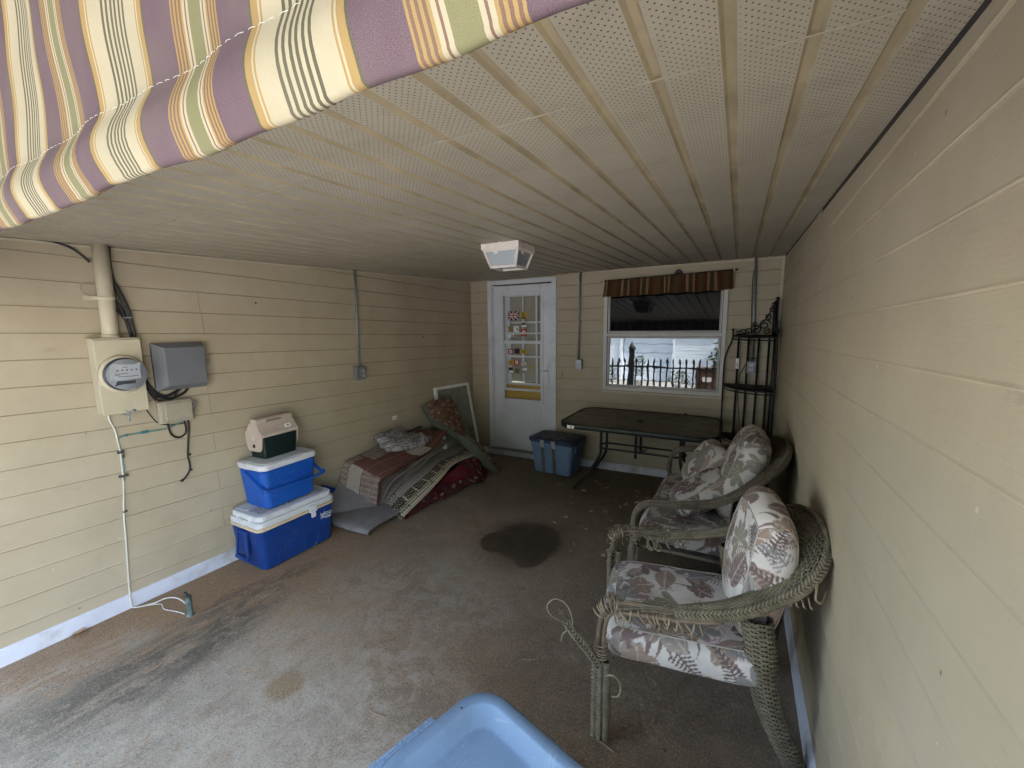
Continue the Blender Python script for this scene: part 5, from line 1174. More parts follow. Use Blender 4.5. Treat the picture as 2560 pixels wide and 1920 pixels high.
def wicker_body(T, O, I, y0, mat, rowsp, stake, u_back, seat_z, half, low=.30):
    """flared band + inner back panel + braided edge; O, I run from near arm to far arm"""
    OP, IP = splines(O, 120), splines(I, 120); S = surf(OP, IP, .018)
    Lb = sum((b-a).length for a, b in zip(OP, OP[1:])); wd = max((o-i).length for o, i in zip(OP, IP))
    mb = MB(); weave(mb, S, int(Lb/stake), int(wd/rowsp), .0034, .0042, 5)
    for i in range(int(Lb/stake)+1):
        u = i/int(Lb/stake); mb.tube([S(u, v/6)[0]-S(u, v/6)[1]*.0008 for v in range(7)], .0026, 4)
    mb.build('back_roll', mat, T, world=False)
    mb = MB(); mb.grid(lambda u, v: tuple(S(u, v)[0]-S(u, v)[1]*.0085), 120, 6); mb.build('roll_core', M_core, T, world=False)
    mb = MB(); braid(mb, [p+Vector((0, 0, .004)) for p in OP], .0125, .0052, .058, lambda u: S(u, 1)[1]*.4+(OP[min(119, int(u*119))]-IP[min(119, int(u*119))]).normalized(), 4)
    mb.build('edge_braid', mat, T, world=False)
    mb = MB(); ribbed(mb, [p+Vector((0, 0, -.014)) for p in OP], .0125, .0065, .0014); ribbed(mb, [p+Vector((0, 0, -.004)) for p in IP], .008, .0065, .001); mb.build('edge_wrap', mat, T, world=False)
    # inner panel
    a, b = u_back
    def SB(u, v):
        uu = a+(b-a)*u; x = uu*119; i = min(int(x), 118); p = IP[i].lerp(IP[i+1], x-i)
        q = Vector((p.x*.86-.0, y0+(p.y-y0)*.92, low)); r = q.lerp(p, v); c = Vector((r.x+.2, (r.y-y0)*.2, 0)) ; n = Vector((-(r.x)-.0+0, -(r.y-y0), 0)); n = n.normalized() if n.length > 1e-5 else Vector((1, 0, 0)); return r, n
    mb = MB(); rows = int((.8-low)/.013); weave(mb, SB, int(Lb*(b-a)/.02), rows, .003, .003, 4)
    for i in range(40): mb.tube([SB(i/39, v/5)[0] for v in range(6)], .003, 4)
    mb.build('back_panel', mat, T, world=False)
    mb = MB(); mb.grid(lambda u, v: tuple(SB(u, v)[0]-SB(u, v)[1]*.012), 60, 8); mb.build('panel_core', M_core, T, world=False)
    return S, OP, IP
def seat_base(T, half, y0, z, mat, x0=.30, x1=-.30):
    mb = MB()
    for y in (y0-half+.02, y0+half-.02): mb.tube([(x0, y, z), (x1, y*.95, z)], .011, 8)
    mb.tube([(x0, y0-half, z), (x0, y0+half, z)], .013, 8); mb.tube([(x1, y0-half*.9, z), (x1, y0+half*.9, z)], .011, 8)
    mb.add([(x0, y0-half+.02, z+.006), (x0, y0+half-.02, z+.006), (x1, y0+half*.9, z+.006), (x1, y0-half*.9, z+.006)], [(0, 1, 2, 3)]); return mb.build('seat_frame', mat, T, world=False)
# ---------------------------------------------------------------- the near armchair with its unravelled arms
cl_ = (3.041, -2.935); rzA = math.atan2(-.187, -.982); y0 = -.020
AC = thing('wicker_armchair', 'sage wicker armchair with arms unravelled to bare rattan', 'armchair', (*cl_, fz(*cl_)), rzA)
half = .30
On = [(.06, half, .592), (-.08, half+.004, .618), (-.17, half, .648), (-.26, half-.012, .695), (-.345, half-.025, .755), (-.41, half-.07, .822), (-.452, half-.16, .872), (-.468, .0, .890)]
In = [(.045, half-.030, .604), (-.07, half-.045, .632), (-.15, half-.060, .660), (-.235, half-.090, .700), (-.30, half-.13, .745), (-.352, half-.19, .780), (-.376, half-.26, .797), (-.382, .0, .800)]
O_ = [Vector((x, y0+y, z)) for x, y, z in On]; I_ = [Vector((x, y0+y, z)) for x, y, z in In]
O_ = O_ + mirror(O_[:-1], y0)[::-1]; I_ = I_ + mirror(I_[:-1], y0)[::-1]
S_A, OP_A, IP_A = wicker_body(AC, O_, I_, y0, M_wgreen, .0088, .0185, (.25, .75), .45, half)
seat_base(AC, half-.045, y0, .328, M_wbrown, .275, -.27)
frame_leg(AC, (.322, y0+half+.015), 1, M_wgreen, .345)
frame_leg(AC, (.318, y0-half+.0), -1, M_wgreen, .47)
rear_leg(AC, [(-.215, y0+.255, .605), (-.235, y0+.255, .47), (-.255, y0+.25, .33), (-.30, y0+.245, .19), (-.385, y0+.235, .005)], .050, .040, M_wgreen, 68)
rear_leg(AC, [(-.215, y0-.255, .605), (-.24, y0-.255, .40), (-.27, y0-.25, .25), (-.36, y0-.24, .005)], .046, .038, M_wgreen, 50)
def cane_bits(y_sign, n, x0, x1, yy, zz, drop, seed):
    random.seed(seed); mb = MB(); k = 0
    for i in range(n):
        x = x0+(x1-x0)*(i+.5)/n+random.uniform(-.013, .013); a = random.uniform(-.5, .5); d = drop*random.choice((.15, .4, .7, 1.0, 1.3, 1.9))*random.uniform(.8, 1.2); a *= 1.7; o = y_sign
        top = Vector((x, yy-o*.010, zz+.020))
        P = [top+Vector((0, -o*.012, -.012)), top, top+Vector((.003, o*.018, -.004)), top+Vector((-.004+a*.02, o*.026, -.03)), top+Vector((a*.03, o*.018, -.03-d*.6)), top+Vector((a*.04-.01, -o*.006, -.03-d))]
        if random.random() < .4: P.append(P[-1]+Vector((-.015, -o*.01, .012)))
        mb.tube(cat_rom(P, 4), .0034*random.uniform(.8, 1.1), 5)
    random.seed(seed+1); return mb
for sg, nm in ((1, 'near'), (-1, 'far')):
    yy = y0+sg*half; mb = MB()
    mb.tube(cat_rom([(.335, yy+sg*.006, .36), (.333, yy+sg*.004, .46), (.318, yy, .545), (.275, yy-sg*.006, .588), (.20, yy-sg*.006, .597), (.05, yy-sg*.008, .603), (-.10, yy-sg*.012, .622)], 7), .0095, 10)
    mb.tube(cat_rom([(.312, yy+sg*.018, .36), (.310, yy+sg*.020, .48), (.29, yy+sg*.018, .552), (.24, yy+sg*.014, .567), (.05, yy+sg*.012, .576), (-.10, yy+sg*.006, .595)], 7), .0080, 10)
    mb.build('arm_rod', M_rod, AC, world=False)
    mb = cane_bits(sg, 17 if sg > 0 else 22, .285, -.03, yy+sg*.012, .560, .030 if sg > 0 else .022, 40+sg)
    # turns still wound round the front bend
    for k in range(9):
        t_ = k/8; a = R_(20+75*t_); cx_3, cz_3 = .275-.0, .52; R0 = .062
        c = Vector((cx_3+R0*math.cos(a)*.9, yy, cz_3+R0*math.sin(a)*1.15)); rad = .021+.010*random.random()
        d = Vector((-math.sin(a), 0, math.cos(a))); e = Vector((math.cos(a), 0, math.sin(a)))
        mb.tube([c+e*rad*math.cos(q)+Vector((0, sg*rad*1.25*math.sin(q), 0))+d*.006*math.sin(q*.5+k) for q in [6.283*i/14 for i in range(13+k % 2)]], .0033, 5)
    for k in range(5):
        z = .36+.016*k; rad = .024+.004*random.random(); mb.tube([(.322+rad*math.cos(q), yy+sg*.012+rad*.9*math.sin(q), z+.006*math.sin(q+k)) for q in [6.283*i/14+k for i in range(15)]], .0032, 5)
    mb.build('loose_cane', M_cane, AC, world=False)
    # frayed green strands where the weave stops
    random.seed(9+sg); mb = MB()
    for k in range(26):
        v = random.random(); p, nr = S_A(.0 if sg > 0 else 1.0, v); L_ = random.uniform(.04, .20)
        mb.tube(cat_rom([p, p+Vector((L_*.4, sg*random.uniform(-.008, .012), random.uniform(-.006, .012))), p+Vector((L_, sg*random.uniform(-.012, .03), random.uniform(-.03, .012)))], 4), .0024, 4)
    if sg < 0:
        for k in range(60):        # the far arm keeps more of its green weave
            t_ = k/59; x = .30-.33*t_; th0 = random.uniform(0, 6.28)
            p = Vector((x, yy-.004, .600+.02*t_)); mb.tube(cat_rom([p+Vector((random.uniform(-.02, .02), .016*math.cos(th0+q), .016*math.sin(th0+q))) for q in (0, 1.2, 2.4, 3.4)], 3), .0026, 4)
        for k in range(46):        # down the far front leg
            z = .58-.20*k/45; x = .335-.05*max(0, (z-.52)/.06)**2; th0 = random.uniform(0, 6.28)
            mb.tube(cat_rom([(x+.022*math.cos(th0+q), yy+.020*math.sin(th0+q), z+.012*q-.02) for q in (0, .9, 1.8, 2.7)], 3), .0028, 4)
    mb.build('frayed_strands', M_wgreen, AC, world=False)
# braid end peeled off the front leg
random.seed(31)
mb = MB(); pth = splines([(.335, y0+half+.020, .335), (.352, y0+half+.032, .375), (.388, y0+half+.045, .43), (.425, y0+half+.058, .485), (.452, y0+half+.066, .53)], 40)
braid(mb, pth, .013, .0055, .05, lambda u: Vector((-.3, 1, .3)), 4)
braid(mb, [p+Vector((-.006, .006, -.008)) for p in pth], .012, .005, .055, lambda u: Vector((-.6, .3, -.6)), 3, 5, 1.0)
for k in range(7):
    p = pth[-1]; mb.tube(cat_rom([pth[-3]+Vector((random.uniform(-.006, .006),)*3), p+Vector((random.uniform(-.008, .008), random.uniform(-.008, .008), .005)), p+Vector((random.uniform(.005, .03), random.uniform(-.015, .015), random.uniform(.015, .04)))], 4), .0024, 4)
mb.build('peeled_braid', M_wgreen, AC, world=False)
mb = MB(); p = pth[-6]
mb.tube(cat_rom([pth[-9], p+Vector((.03, .012, .02)), p+Vector((.068, .022, .045)), p+Vector((.082, .026, .085)), p+Vector((.055, .02, .115)), p+Vector((.015, .008, .095)), p+Vector((-.008, .004, .045)), p+Vector((-.012, .006, -.002))], 8), .0026, 6)
mb.tube(cat_rom([pth[-8], pth[-8]+Vector((.03, .012, -.02)), pth[-8]+Vector((.035, .016, -.05))], 5), .003, 5)
mb.tube(cat_rom([(.30, y0+half+.03, .30), (.27, y0+half+.05, .325), (.245, y0+half+.045, .29), (.25, y0+half+.038, .235), (.275, y0+half+.03, .215)], 6), .004, 6)
mb.tube(cat_rom([(.33, y0+half+.03, .005), (.29, y0+half+.045, .006), (.262, y0+half+.06, .004)], 5), .003, 5)
mb.build('loose_cane_loop', M_cane, AC, world=False)
mb = MB(); mb.tube(cat_rom([(-.395, y0+half-.09, .80), (-.375, y0+half-.015, .765), (-.37, y0+half+.0, .735), (-.395, y0+half-.02, .715), (-.42, y0+half-.06, .735)], 6), .0036, 6)
for k in range(4): mb.tube(cat_rom([(-.30-.02*k, y0+half-.035, .72), (-.30-.02*k, y0+half-.01, .70), (-.31-.02*k, y0+half-.02, .685)], 4), .003, 5)
mb.build('frayed_cane_end', M_cane, AC, world=False)

# ---------------------------------------------------------------- the loveseat behind it
cl2 = (3.020, -1.70); rzL = math.atan2(.026, -1.0)
LS = thing('wicker_loveseat', 'grey brown wicker loveseat with intact braided arms', 'loveseat', (*cl2, fz(*cl2)), rzL)
half = .62
On = [(.318, half, .30), (.322, half, .45), (.305, half, .565), (.245, half, .622), (.15, half, .640), (.0, half, .662), (-.13, half-.01, .70), (-.24, half-.06, .758), (-.345, half-.16, .82), (-.425, half-.30, .872), (-.458, half-.45, .893), (-.468, 0, .898)]
In = [(.318, half-.040, .30), (.318, half-.042, .45), (.298, half-.044, .560), (.24, half-.048, .612), (.15, half-.050, .632), (.0, half-.052, .655), (-.115, half-.068, .690), (-.20, half-.13, .728), (-.275, half-.24, .762), (-.34, half-.38, .785), (-.362, half-.50, .795), (-.37, 0, .798)]
O_ = [Vector(p) for p in On]; I_ = [Vector(p) for p in In]; O_ = O_ + mirror(O_[:-1], 0)[::-1]; I_ = I_ + mirror(I_[:-1], 0)[::-1]
wicker_body(LS, O_, I_, 0, M_wbrown, .0085, .019, (.30, .70), .45, half)
seat_base(LS, half-.03, 0, .325, M_wbrown)
for sg in (1, -1):
    frame_leg(LS, (.318, sg*(half-.02)), sg, M_wbrown, .33)
    rear_leg(LS, [(-.24, sg*(half-.10), .62), (-.25, sg*(half-.10), .35), (-.30, sg*(half-.12), .2), (-.37, sg*(half-.13), .005)], .042, .036, M_wbrown, 40)
mb = MB(); mb.tube([(.13, half-.02, .652), (.07, half-.02, .660)], .007, 6); mb.build('paper_twist', SC['white'], LS, world=False)
# ================================================================ printed cushions
M_floral = painted('tropical_print', .9, .2, 320)
BGC = (.74, .70, .68)
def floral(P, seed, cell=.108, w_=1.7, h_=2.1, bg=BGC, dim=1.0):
    rg = np.random.default_rng(seed); x, y = P[:, 0], P[:, 1]; C = np.tile(np.array(bg, np.float32), (len(P), 1))
    tan, mauve, grey, taupe, olive, pink, dk = (.37, .285, .235), (.235, .165, .165), (.30, .295, .295), (.38, .33, .30), (.30, .285, .23), (.42, .13, .19), (.16, .12, .12)
    lite = (.64, .58, .53)
    nx_, ny_ = int(w_/cell)+2, int(h_/cell)+2
    cells = [(i, j) for i in range(nx_) for j in range(ny_)]; rg.shuffle(cells)
    def put(m, c, a=1.0): C[m] = C[m]*(1-a)+np.array(c, np.float32)*a
    for (i, j) in cells:
        px, py = (i-.7+rg.uniform(-.4, .4))*cell, (j-.7+rg.uniform(-.4, .4))*cell; th = rg.uniform(0, 6.283); s = rg.uniform(.12, .21); k = rg.random()
        near = (np.abs(x-px) < s*1.3) & (np.abs(y-py) < s*1.3)
        if not near.any(): continue
        idx = np.where(near)[0]; dx, dy = x[idx]-px, y[idx]-py
        u, v = (dx*np.cos(th)+dy*np.sin(th))/s, (-dx*np.sin(th)+dy*np.cos(th))/s
        base = [tan, mauve, grey, taupe, olive, grey][rg.integers(6)]
        if k < .34:                                   # broad leaf with midrib and side veins
            w2 = .30*np.sin(np.pi*np.clip(u, 0, 1))**.8*(1.15-.5*u); m = (u > 0) & (u < 1) & (np.abs(v) < w2)
            put(idx[m], base); mv = m & (np.abs(v) < .016); put(idx[mv], lite)
            sv = m & (np.abs(np.mod(u*7-np.abs(v)*6, 1)-.5) < .07); put(idx[sv], lite, .55)
            half = m & (v > 0); put(idx[half], dk, .16)
        elif k < .52:                                 # fan leaf cut into fingers
            r = np.hypot(u, v); a = np.arctan2(v, u); m = (r < .62*(.62+.38*np.abs(np.cos(a*4.5)))) & (np.abs(a) < 2.3)
            put(idx[m], base); put(idx[m & (np.abs(np.mod(a*4.5/np.pi, 1)-.5) < .08)], lite, .6)
        elif k < .68:                                 # fern
            m = (u > 0) & (u < 1.05) & (np.abs(v) < .24*(1.05-u)) & ((np.mod(u*11-np.abs(v)*5, 1) < .5) | (np.abs(v) < .02)); put(idx[m], base if rg.random() < .6 else dk)
        elif k < .86:                                 # hibiscus
            r = np.hypot(u, v); a = np.arctan2(v, u); R0 = .46*(.70+.30*np.abs(np.cos(a*2.5))); m = r < R0
            put(idx[m], [tan, (.37, .28, .23), mauve][rg.integers(3)]); put(idx[m & (np.abs(np.mod(a*2.5/np.pi+.5, 1)-.5) < .035)], lite, .8)
            put(idx[m & (np.abs(np.mod(a*12/np.pi, 1)-.5) < .1) & (r > .12)], dk, .25); put(idx[r < .07], pink)
            m = (u > -.1) & (u < .45) & (np.abs(v-.35*u*u) < .022); put(idx[m], lite)
            for q in (1.9, 2.6, 3.4):                 # curling sepals
                ux, vx = u*np.cos(q)+v*np.sin(q), -u*np.sin(q)+v*np.cos(q); m = (ux > .4) & (ux < .95) & (np.abs(vx-.5*(ux-.4)**2) < .07*(1-((ux-.4)/.55))); put(idx[m], mauve)
        else:                                         # pink spidery flower
            a = np.arctan2(v, u); r = np.hypot(u, v); m = (r < .34) & (np.abs(np.mod(a*5/np.pi+r*1.4, 1)-.5) < .17*(1-r*2.2)); put(idx[m], pink, .75)
    sm_ = .92+.08*np.sin(x*9+seed)*np.sin(y*8)
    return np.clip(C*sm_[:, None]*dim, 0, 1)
def cushion(name, label, dims, n, M, seed, exp=(4.5, 4.5, 2.6), cat='cushion', group=None, dim=1.0, wr=.004, underside=None, piping=True, bend=None):
    a, b, c = dims[0]/2, dims[1]/2, dims[2]/2; mb = MB(); cols = []; rg = np.random.default_rng(seed+100)
    ph = rg.uniform(0, 6.28, 8); fr = rg.uniform(7, 26, 8); di = rg.uniform(0, 6.28, 8); edges = []
    def place(x, y, z):
        k = (abs(x/a)**exp[0]+abs(y/b)**exp[1]+abs(z/c)**exp[2])**(-1/ min(exp)) if False else None
        # project cube-surface point on to the superellipsoid by bisection on the scale
        lo, hi = .3, 1.0
        f = lambda s: abs(s*x/a)**exp[0]+abs(s*y/b)**exp[1]+abs(s*z/c)**exp[2]-1
        for _ in range(18):
            mid = (lo+hi)/2
            if f(mid) > 0: hi = mid
            else: lo = mid
        return Vector((x*lo, y*lo, z*lo))
    R3 = M.to_3x3()
    for ax, sg in ((2, 1), (2, -1), (0, 1), (0, -1), (1, 1), (1, -1)):
        du, dv = [(1, 2), (0, 2), (0, 1)][ax]; D = (a, b, c)
        nu, nv = (max(6, int(n*D[du]/max(D))), max(6, int(n*D[dv]/max(D))))
        vs = []; pp = []
        for j in range(nv+1):
            for i in range(nu+1):
                q = [0, 0, 0]; q[ax] = sg*D[ax]; q[du] = D[du]*(2*i/nu-1); q[dv] = D[dv]*(2*j/nv-1)
                p = place(*q); wv = sum(math.sin(fr[k]*(p.x*math.cos(di[k])+p.y*math.sin(di[k])+p.z*.7)+ph[k]) for k in range(8))*wr*.35
                p = p + p.normalized()*wv
                if bend: p = bend(p)
                vs.append(M @ p); pp.append((q[du]+D[du]+(.37 if ax != 2 else 0)*(ax+1), q[dv]+D[dv]+.21*(sg+1)+(.13*ax)))
        fs = [(j*(nu+1)+i, j*(nu+1)+i+1, (j+1)*(nu+1)+i+1, (j+1)*(nu+1)+i) for j in range(nv) for i in range(nu)]
        flip = (ax == 1) != (sg < 0)
        mb.add(vs, [f[::-1] for f in fs] if flip else fs, 0, True)
        col = floral(np.array(pp), seed+ax*7+(sg > 0), dim=dim)
        if underside and ax == 2 and sg < 0: col[:] = np.array(underside)*dim
        cols.append(col)
        if ax == 2:
            ring = [vs[i] for i in range(nu+1)]+[vs[j*(nu+1)+nu] for j in range(1, nv+1)]+[vs[nv*(nu+1)+i] for i in range(nu-1, -1, -1)]+[vs[j*(nu+1)] for j in range(nv-1, 0, -1)]; edges.append(ring)
    T = thing(name, label, cat, tuple(M @ Vector((0, 0, -c))), 0, group)
    mb.build('cover', M_floral, T, col=np.concatenate(cols))
    if piping:
        mb = MB()
        for r in edges: mb.tube(r[::2], .0032, 5, closed=True)
        mb.build('piping', plain('cream_piping', tuple(q*dim for q in (.42, .385, .36)), .9), T)
    return T
WA, WLS = WM[AC.name], WM[LS.name]
def loc(W_, o, tilt_y=0.0, rot_z=0.0, rot_x=0.0): return W_ @ Matrix.Translation(o) @ Matrix.Rotation(rot_z, 4, 'Z') @ Matrix.Rotation(tilt_y, 4, 'Y') @ Matrix.Rotation(rot_x, 4, 'X')
y0 = -.020
cushion('seat_cushion', 'thick tropical print seat cushion on the near armchair', (.62, .575, .150), 124, loc(WA, (.018, y0+.0, .392)), 3, (7, 7, 3.2))
cushion('back_cushion', 'puffy tropical print back cushion standing on the near armchair', (.55, .44, .175), 104, loc(WA, (-.255, y0+.020, .700), R_(-98), 0.0), 21, (2.7, 3.6, 2.6), wr=.008)
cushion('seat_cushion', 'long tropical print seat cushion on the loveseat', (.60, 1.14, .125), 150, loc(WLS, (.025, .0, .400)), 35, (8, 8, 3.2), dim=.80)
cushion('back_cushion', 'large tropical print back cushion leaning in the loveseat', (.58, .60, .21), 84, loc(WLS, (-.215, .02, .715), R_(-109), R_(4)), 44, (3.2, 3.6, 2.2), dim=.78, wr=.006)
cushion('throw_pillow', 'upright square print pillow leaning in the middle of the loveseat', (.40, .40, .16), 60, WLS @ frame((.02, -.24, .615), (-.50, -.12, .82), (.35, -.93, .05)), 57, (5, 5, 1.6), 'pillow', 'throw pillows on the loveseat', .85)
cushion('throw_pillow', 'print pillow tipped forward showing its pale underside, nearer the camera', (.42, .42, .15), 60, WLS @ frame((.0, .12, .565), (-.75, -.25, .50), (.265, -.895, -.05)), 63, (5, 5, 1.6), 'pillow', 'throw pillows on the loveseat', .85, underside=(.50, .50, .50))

# ================================================================ rugs, blanket, throw and chaise cushion by the meter wall
def net(ctrl, nu, nv):
    """smooth sheet through a net of control points: ctrl[row][col]"""
    rows = [resample(cat_rom(r, 8), nu+1) for r in ctrl]
    colsP = [resample(cat_rom([rows[k][i] for k in range(len(rows))], 10), nv+1) for i in range(nu+1)]
    return [[colsP[i][j] for i in range(nu+1)] for j in range(nv+1)]
def sheet(name, label, cat, ctrl, nu, nv, paint, thick, mat, group=None, wob=.004, seed=0, parent=None):
    G = net(ctrl, nu, nv); mb = MB(); rg = np.random.default_rng(seed); ph = rg.uniform(0, 6.28, 6)
    vs = []; uv = np.zeros(((nu+1)*(nv+1), 2))
    for j in range(nv+1):
        for i in range(nu+1):
            p = G[j][i]; u, v = i/nu, j/nv; uv[j*(nu+1)+i] = (u, v)
            d = wob*(math.sin(u*9+ph[0]+v*4)+.7*math.sin(v*17+ph[1]+u*3)+.5*math.sin(u*23+v*19+ph[2]))
            vs.append(p+Vector((d*.4, d*.3, d)))
    mb.add(vs, [(j*(nu+1)+i, j*(nu+1)+i+1, (j+1)*(nu+1)+i+1, (j+1)*(nu+1)+i) for j in range(nv) for i in range(nu)], 0, True)
    col = paint(uv[:, 0], uv[:, 1])
    if parent is None:
        o = mb.build(name, mat, None, col=col, solid=thick); tag(o, label, cat, group)
    else: o = mb.build(name, mat, parent, col=col, solid=thick)
    return o
M_rug = painted('rug_pile', .95, .5, 420)
M_cloth = painted('worn_cloth', .92, .35, 300)
Vv = lambda *p: Vector(p)
A_ = lambda a, b, x: (lambda d, k: Vector((x, CAM[1]+d.y*k, CAM[2]+d.z*k)))(*(lambda d: (d, (x-CAM[0])/d.x))(cf_ + cx_*((820+a*.20494-1280)/1050.55) - cu_*((980+b*.20494-960)/1050.55)))
def mixm(C, m, c): C[m] = c
# grey felt pads on the floor
def felt(u, v):
    rg = np.random.default_rng(5); C = np.tile(np.array((.26, .245, .25)), (len(u), 1)); n = rg.normal(0, .016, len(u)); C += n[:, None]; 
    return np.clip(C, .02, 1)
f_ = lambda x, y, h: Vv(x, y, fz(x, y)+h)
sheet('felt_pad', 'folded grey felt rug pad lying flat on the floor before the rugs', 'rug pad',
      [[f_(.05, -2.40, .012), f_(.30, -2.47, .012), f_(.60, -2.46, .012)], [f_(.06, -2.43, .032), f_(.30, -2.515, .036), f_(.62, -2.49, .034)], [f_(.08, -2.40, .055), f_(.31, -2.45, .062), f_(.62, -2.42, .056)], [f_(.06, -2.1, .058), f_(.32, -2.15, .062), f_(.60, -2.08, .056)], [f_(.05, -1.7, .05), f_(.3, -1.72, .05), f_(.55, -1.7, .05)]],
      60, 70, felt, .020, M_rug, wob=.003, seed=1)
sheet('felt_pad', 'second dark grey felt pad tucked beneath the brown rug at the wall', 'rug pad',
      [[A_(-60, 1600, .04), A_(200, 1530, .17), A_(560, 1395, .325)], [A_(20, 1350, .04), A_(250, 1360, .17), A_(590, 1388, .335)], [A_(110, 1130, .04), A_(330, 1240, .165), A_(604, 1375, .335)], [A_(150, 1010, .035), A_(370, 1130, .15), A_(612, 1330, .32)]], 40, 40, lambda u, v: felt(u, v)*.72, .016, M_rug, wob=.003, seed=2)
# red floral blanket underneath
def redprint(u, v):
    P = np.stack([u*.6, v*1.7], 1); C = np.tile(np.array((.085, .010, .018)), (len(u), 1)); rg = np.random.default_rng(8)
    for k in range(150):
        px, py, r = rg.uniform(0, .6), rg.uniform(0, 1.7), rg.uniform(.012, .034); d = np.hypot(P[:, 0]-px, P[:, 1]-py); a = np.arctan2(P[:, 1]-py, P[:, 0]-px)
        m = d < r*(.7+.3*np.cos(a*5)); C[m] = [(.30, .22, .17), (.22, .03, .04), (.04, .05, .03), (.26, .10, .09)][k % 4]
    return C
sheet('floral_blanket', 'crumpled dark red floral blanket under the cream rug', 'blanket',
      [[f_(.50, -2.02, .03), f_(.60, -2.08, .022), f_(.668, -2.105, .008)], [f_(.42, -1.80, .10), f_(.57, -1.78, .095), f_(.665, -1.80, .012)], [f_(.36, -1.55, .17), f_(.55, -1.50, .15), f_(.69, -1.52, .014)], [f_(.36, -1.25, .17), f_(.58, -1.18, .17), f_(.72, -1.22, .02)], [f_(.38, -1.0, .18), f_(.62, -.98, .19), f_(.79, -1.03, .02)], [f_(.38, -.75, .16), f_(.56, -.72, .17), f_(.70, -.80, .03)], [f_(.36, -.55, .08), f_(.48, -.55, .06), f_(.55, -.60, .01)]],
      90, 170, redprint, .014, M_cloth, wob=.012, seed=3)
sheet('red_cloth', 'small bright red cloth fold on the floral blanket', 'cloth',
      [[f_(.60, -1.50, .155), f_(.66, -1.42, .105)], [f_(.585, -1.33, .185), f_(.69, -1.26, .105)], [f_(.60, -1.12, .19), f_(.70, -1.10, .13)]], 16, 22, lambda u, v: np.tile(np.array((.17, .014, .028)), (len(u), 1)), .012, M_cloth, wob=.004, seed=4)
# cream rug with black key borders
def keyrug(u, v):
    x, y = u*.62, v*1.75; C = np.tile(np.array((.62, .545, .41)), (len(u), 1)); dk = np.array((.030, .026, .020)); gy = np.array((.42, .38, .34))
    e = .62-x                                        # distance from the outer edge
    for a, b in ((.012, .020), (.045, .055), (.085, .094), (.105, .110), (.222, .230)): C[(e > a) & (e < b)] = dk
    C[(e > .055) & (e < .085)] = np.array((.50, .44, .33)); m = (e > .055) & (e < .085) & (np.mod(y, .25) < .012); C[m] = dk
    m = (e > .112) & (e < .218); yy = np.mod(y, .16); blk = m & (yy > .008) & (yy < .150); C[blk] = dk
    sc = blk & (((np.sin(x*190+np.sin(y*70)*2.2)*np.sin(y*120+x*60)) > .35)); C[sc] = np.array((.48, .41, .30))
    C[e > .230] = gy; m = (e > .30) & (np.mod(x*40, 1) < .18); C[m] = gy*.8
    m = (y < .13) & (e > .03) & (np.mod(y*30+np.floor(x*20)*.5, 1) < .25); C[m] = dk
    return C
sheet('border_rug', 'cream rug with black key border draped over the red blanket', 'rug',
      [[f_(.12, -1.95, .050), f_(.36, -2.03, .055), f_(.52, -2.10, .060), f_(.675, -2.145, .030)], [f_(.16, -1.80, .16), f_(.36, -1.82, .16), f_(.52, -1.84, .15), f_(.665, -1.85, .115)], [f_(.18, -1.55, .22), f_(.36, -1.52, .22), f_(.50, -1.50, .22), f_(.62, -1.50, .19)], [f_(.15, -1.25, .25), f_(.32, -1.22, .25), f_(.44, -1.20, .25), f_(.54, -1.20, .235)], [f_(.15, -1.0, .25), f_(.31, -.98, .25), f_(.45, -.95, .26), f_(.57, -.93, .235)], [f_(.12, -.75, .26), f_(.28, -.73, .27), f_(.44, -.72, .275), f_(.585, -.70, .235)], [f_(.10, -.50, .24), f_(.25, -.48, .25), f_(.40, -.46, .25), f_(.55, -.44, .20)]],
      120, 240, keyrug, .014, M_rug, wob=.005, seed=5)
# thick brown plaid rug folded over on itself
def plaid(u, v):
    x, y = u*.50, v*2.1; C = np.tile(np.array((.150, .058, .045)), (len(u), 1))
    gy = np.array((.40, .345, .30)); br = np.array((.125, .055, .042))
    m = (y < .40) & (x > .085) & (x < .255); C[m] = gy
    m = ((x > .262) & (y < .40)) | ((x < .078) & (y < .62)) | ((x < .20) & (y > .66) & (y < 1.05)); ch = m & ((np.mod(x*62+y*62, 1) < .5) ^ (np.mod(x*62-y*62, 2) < 1)); C[m] = br*.9; C[ch] = gy*1.05
    m = (x > .27) & (y > 1.20) & (y < 1.52); C[m] = gy*1.15
    for a in (.258, .082): C[np.abs(x-a) < .0035] = np.array((.10, .05, .04))
    for a in (.27, .43): C[(np.abs(x-a) < .0035) & (y > .40)] = np.array((.26, .15, .11))
    for a in (.66, 1.05): C[np.abs(y-a) < .0035] = np.array((.26, .15, .11))
    C[x > .486] = np.array((.13, .045, .035))
    return C
fold = [[A_(140, 1135, .05), A_(350, 1255, .17), A_(500, 1330, .27), A_(612, 1380, .34)],
        [A_(165, 1000, .05), A_(380, 1120, .19), A_(520, 1180, .29), A_(622, 1230, .365)],
        [A_(212, 852, .055), A_(430, 975, .21), A_(545, 1030, .30), A_(645, 1085, .37)],
        [A_(330, 800, .05), A_(540, 880, .22), A_(690, 940, .32), A_(800, 985, .39)],
        [A_(480, 730, .05), A_(720, 790, .23), A_(890, 850, .33), A_(1010, 855, .40)],
        [A_(640, 640, .05), A_(900, 690, .22), A_(1080, 720, .32), A_(1270, 705, .40)],
        [A_(1000, 520, .06), A_(1180, 520, .18), A_(1290, 530, .27), A_(1440, 500, .36)],
        [A_(1120, 470, .06), A_(1230, 470, .18), A_(1330, 480, .25), A_(1465, 470, .34)]]
sheet('plaid_rug', 'thick brown and grey plaid rug folded over in a loose roll', 'rug', fold, 110, 300, plaid, .020, M_rug, wob=.003, seed=6)
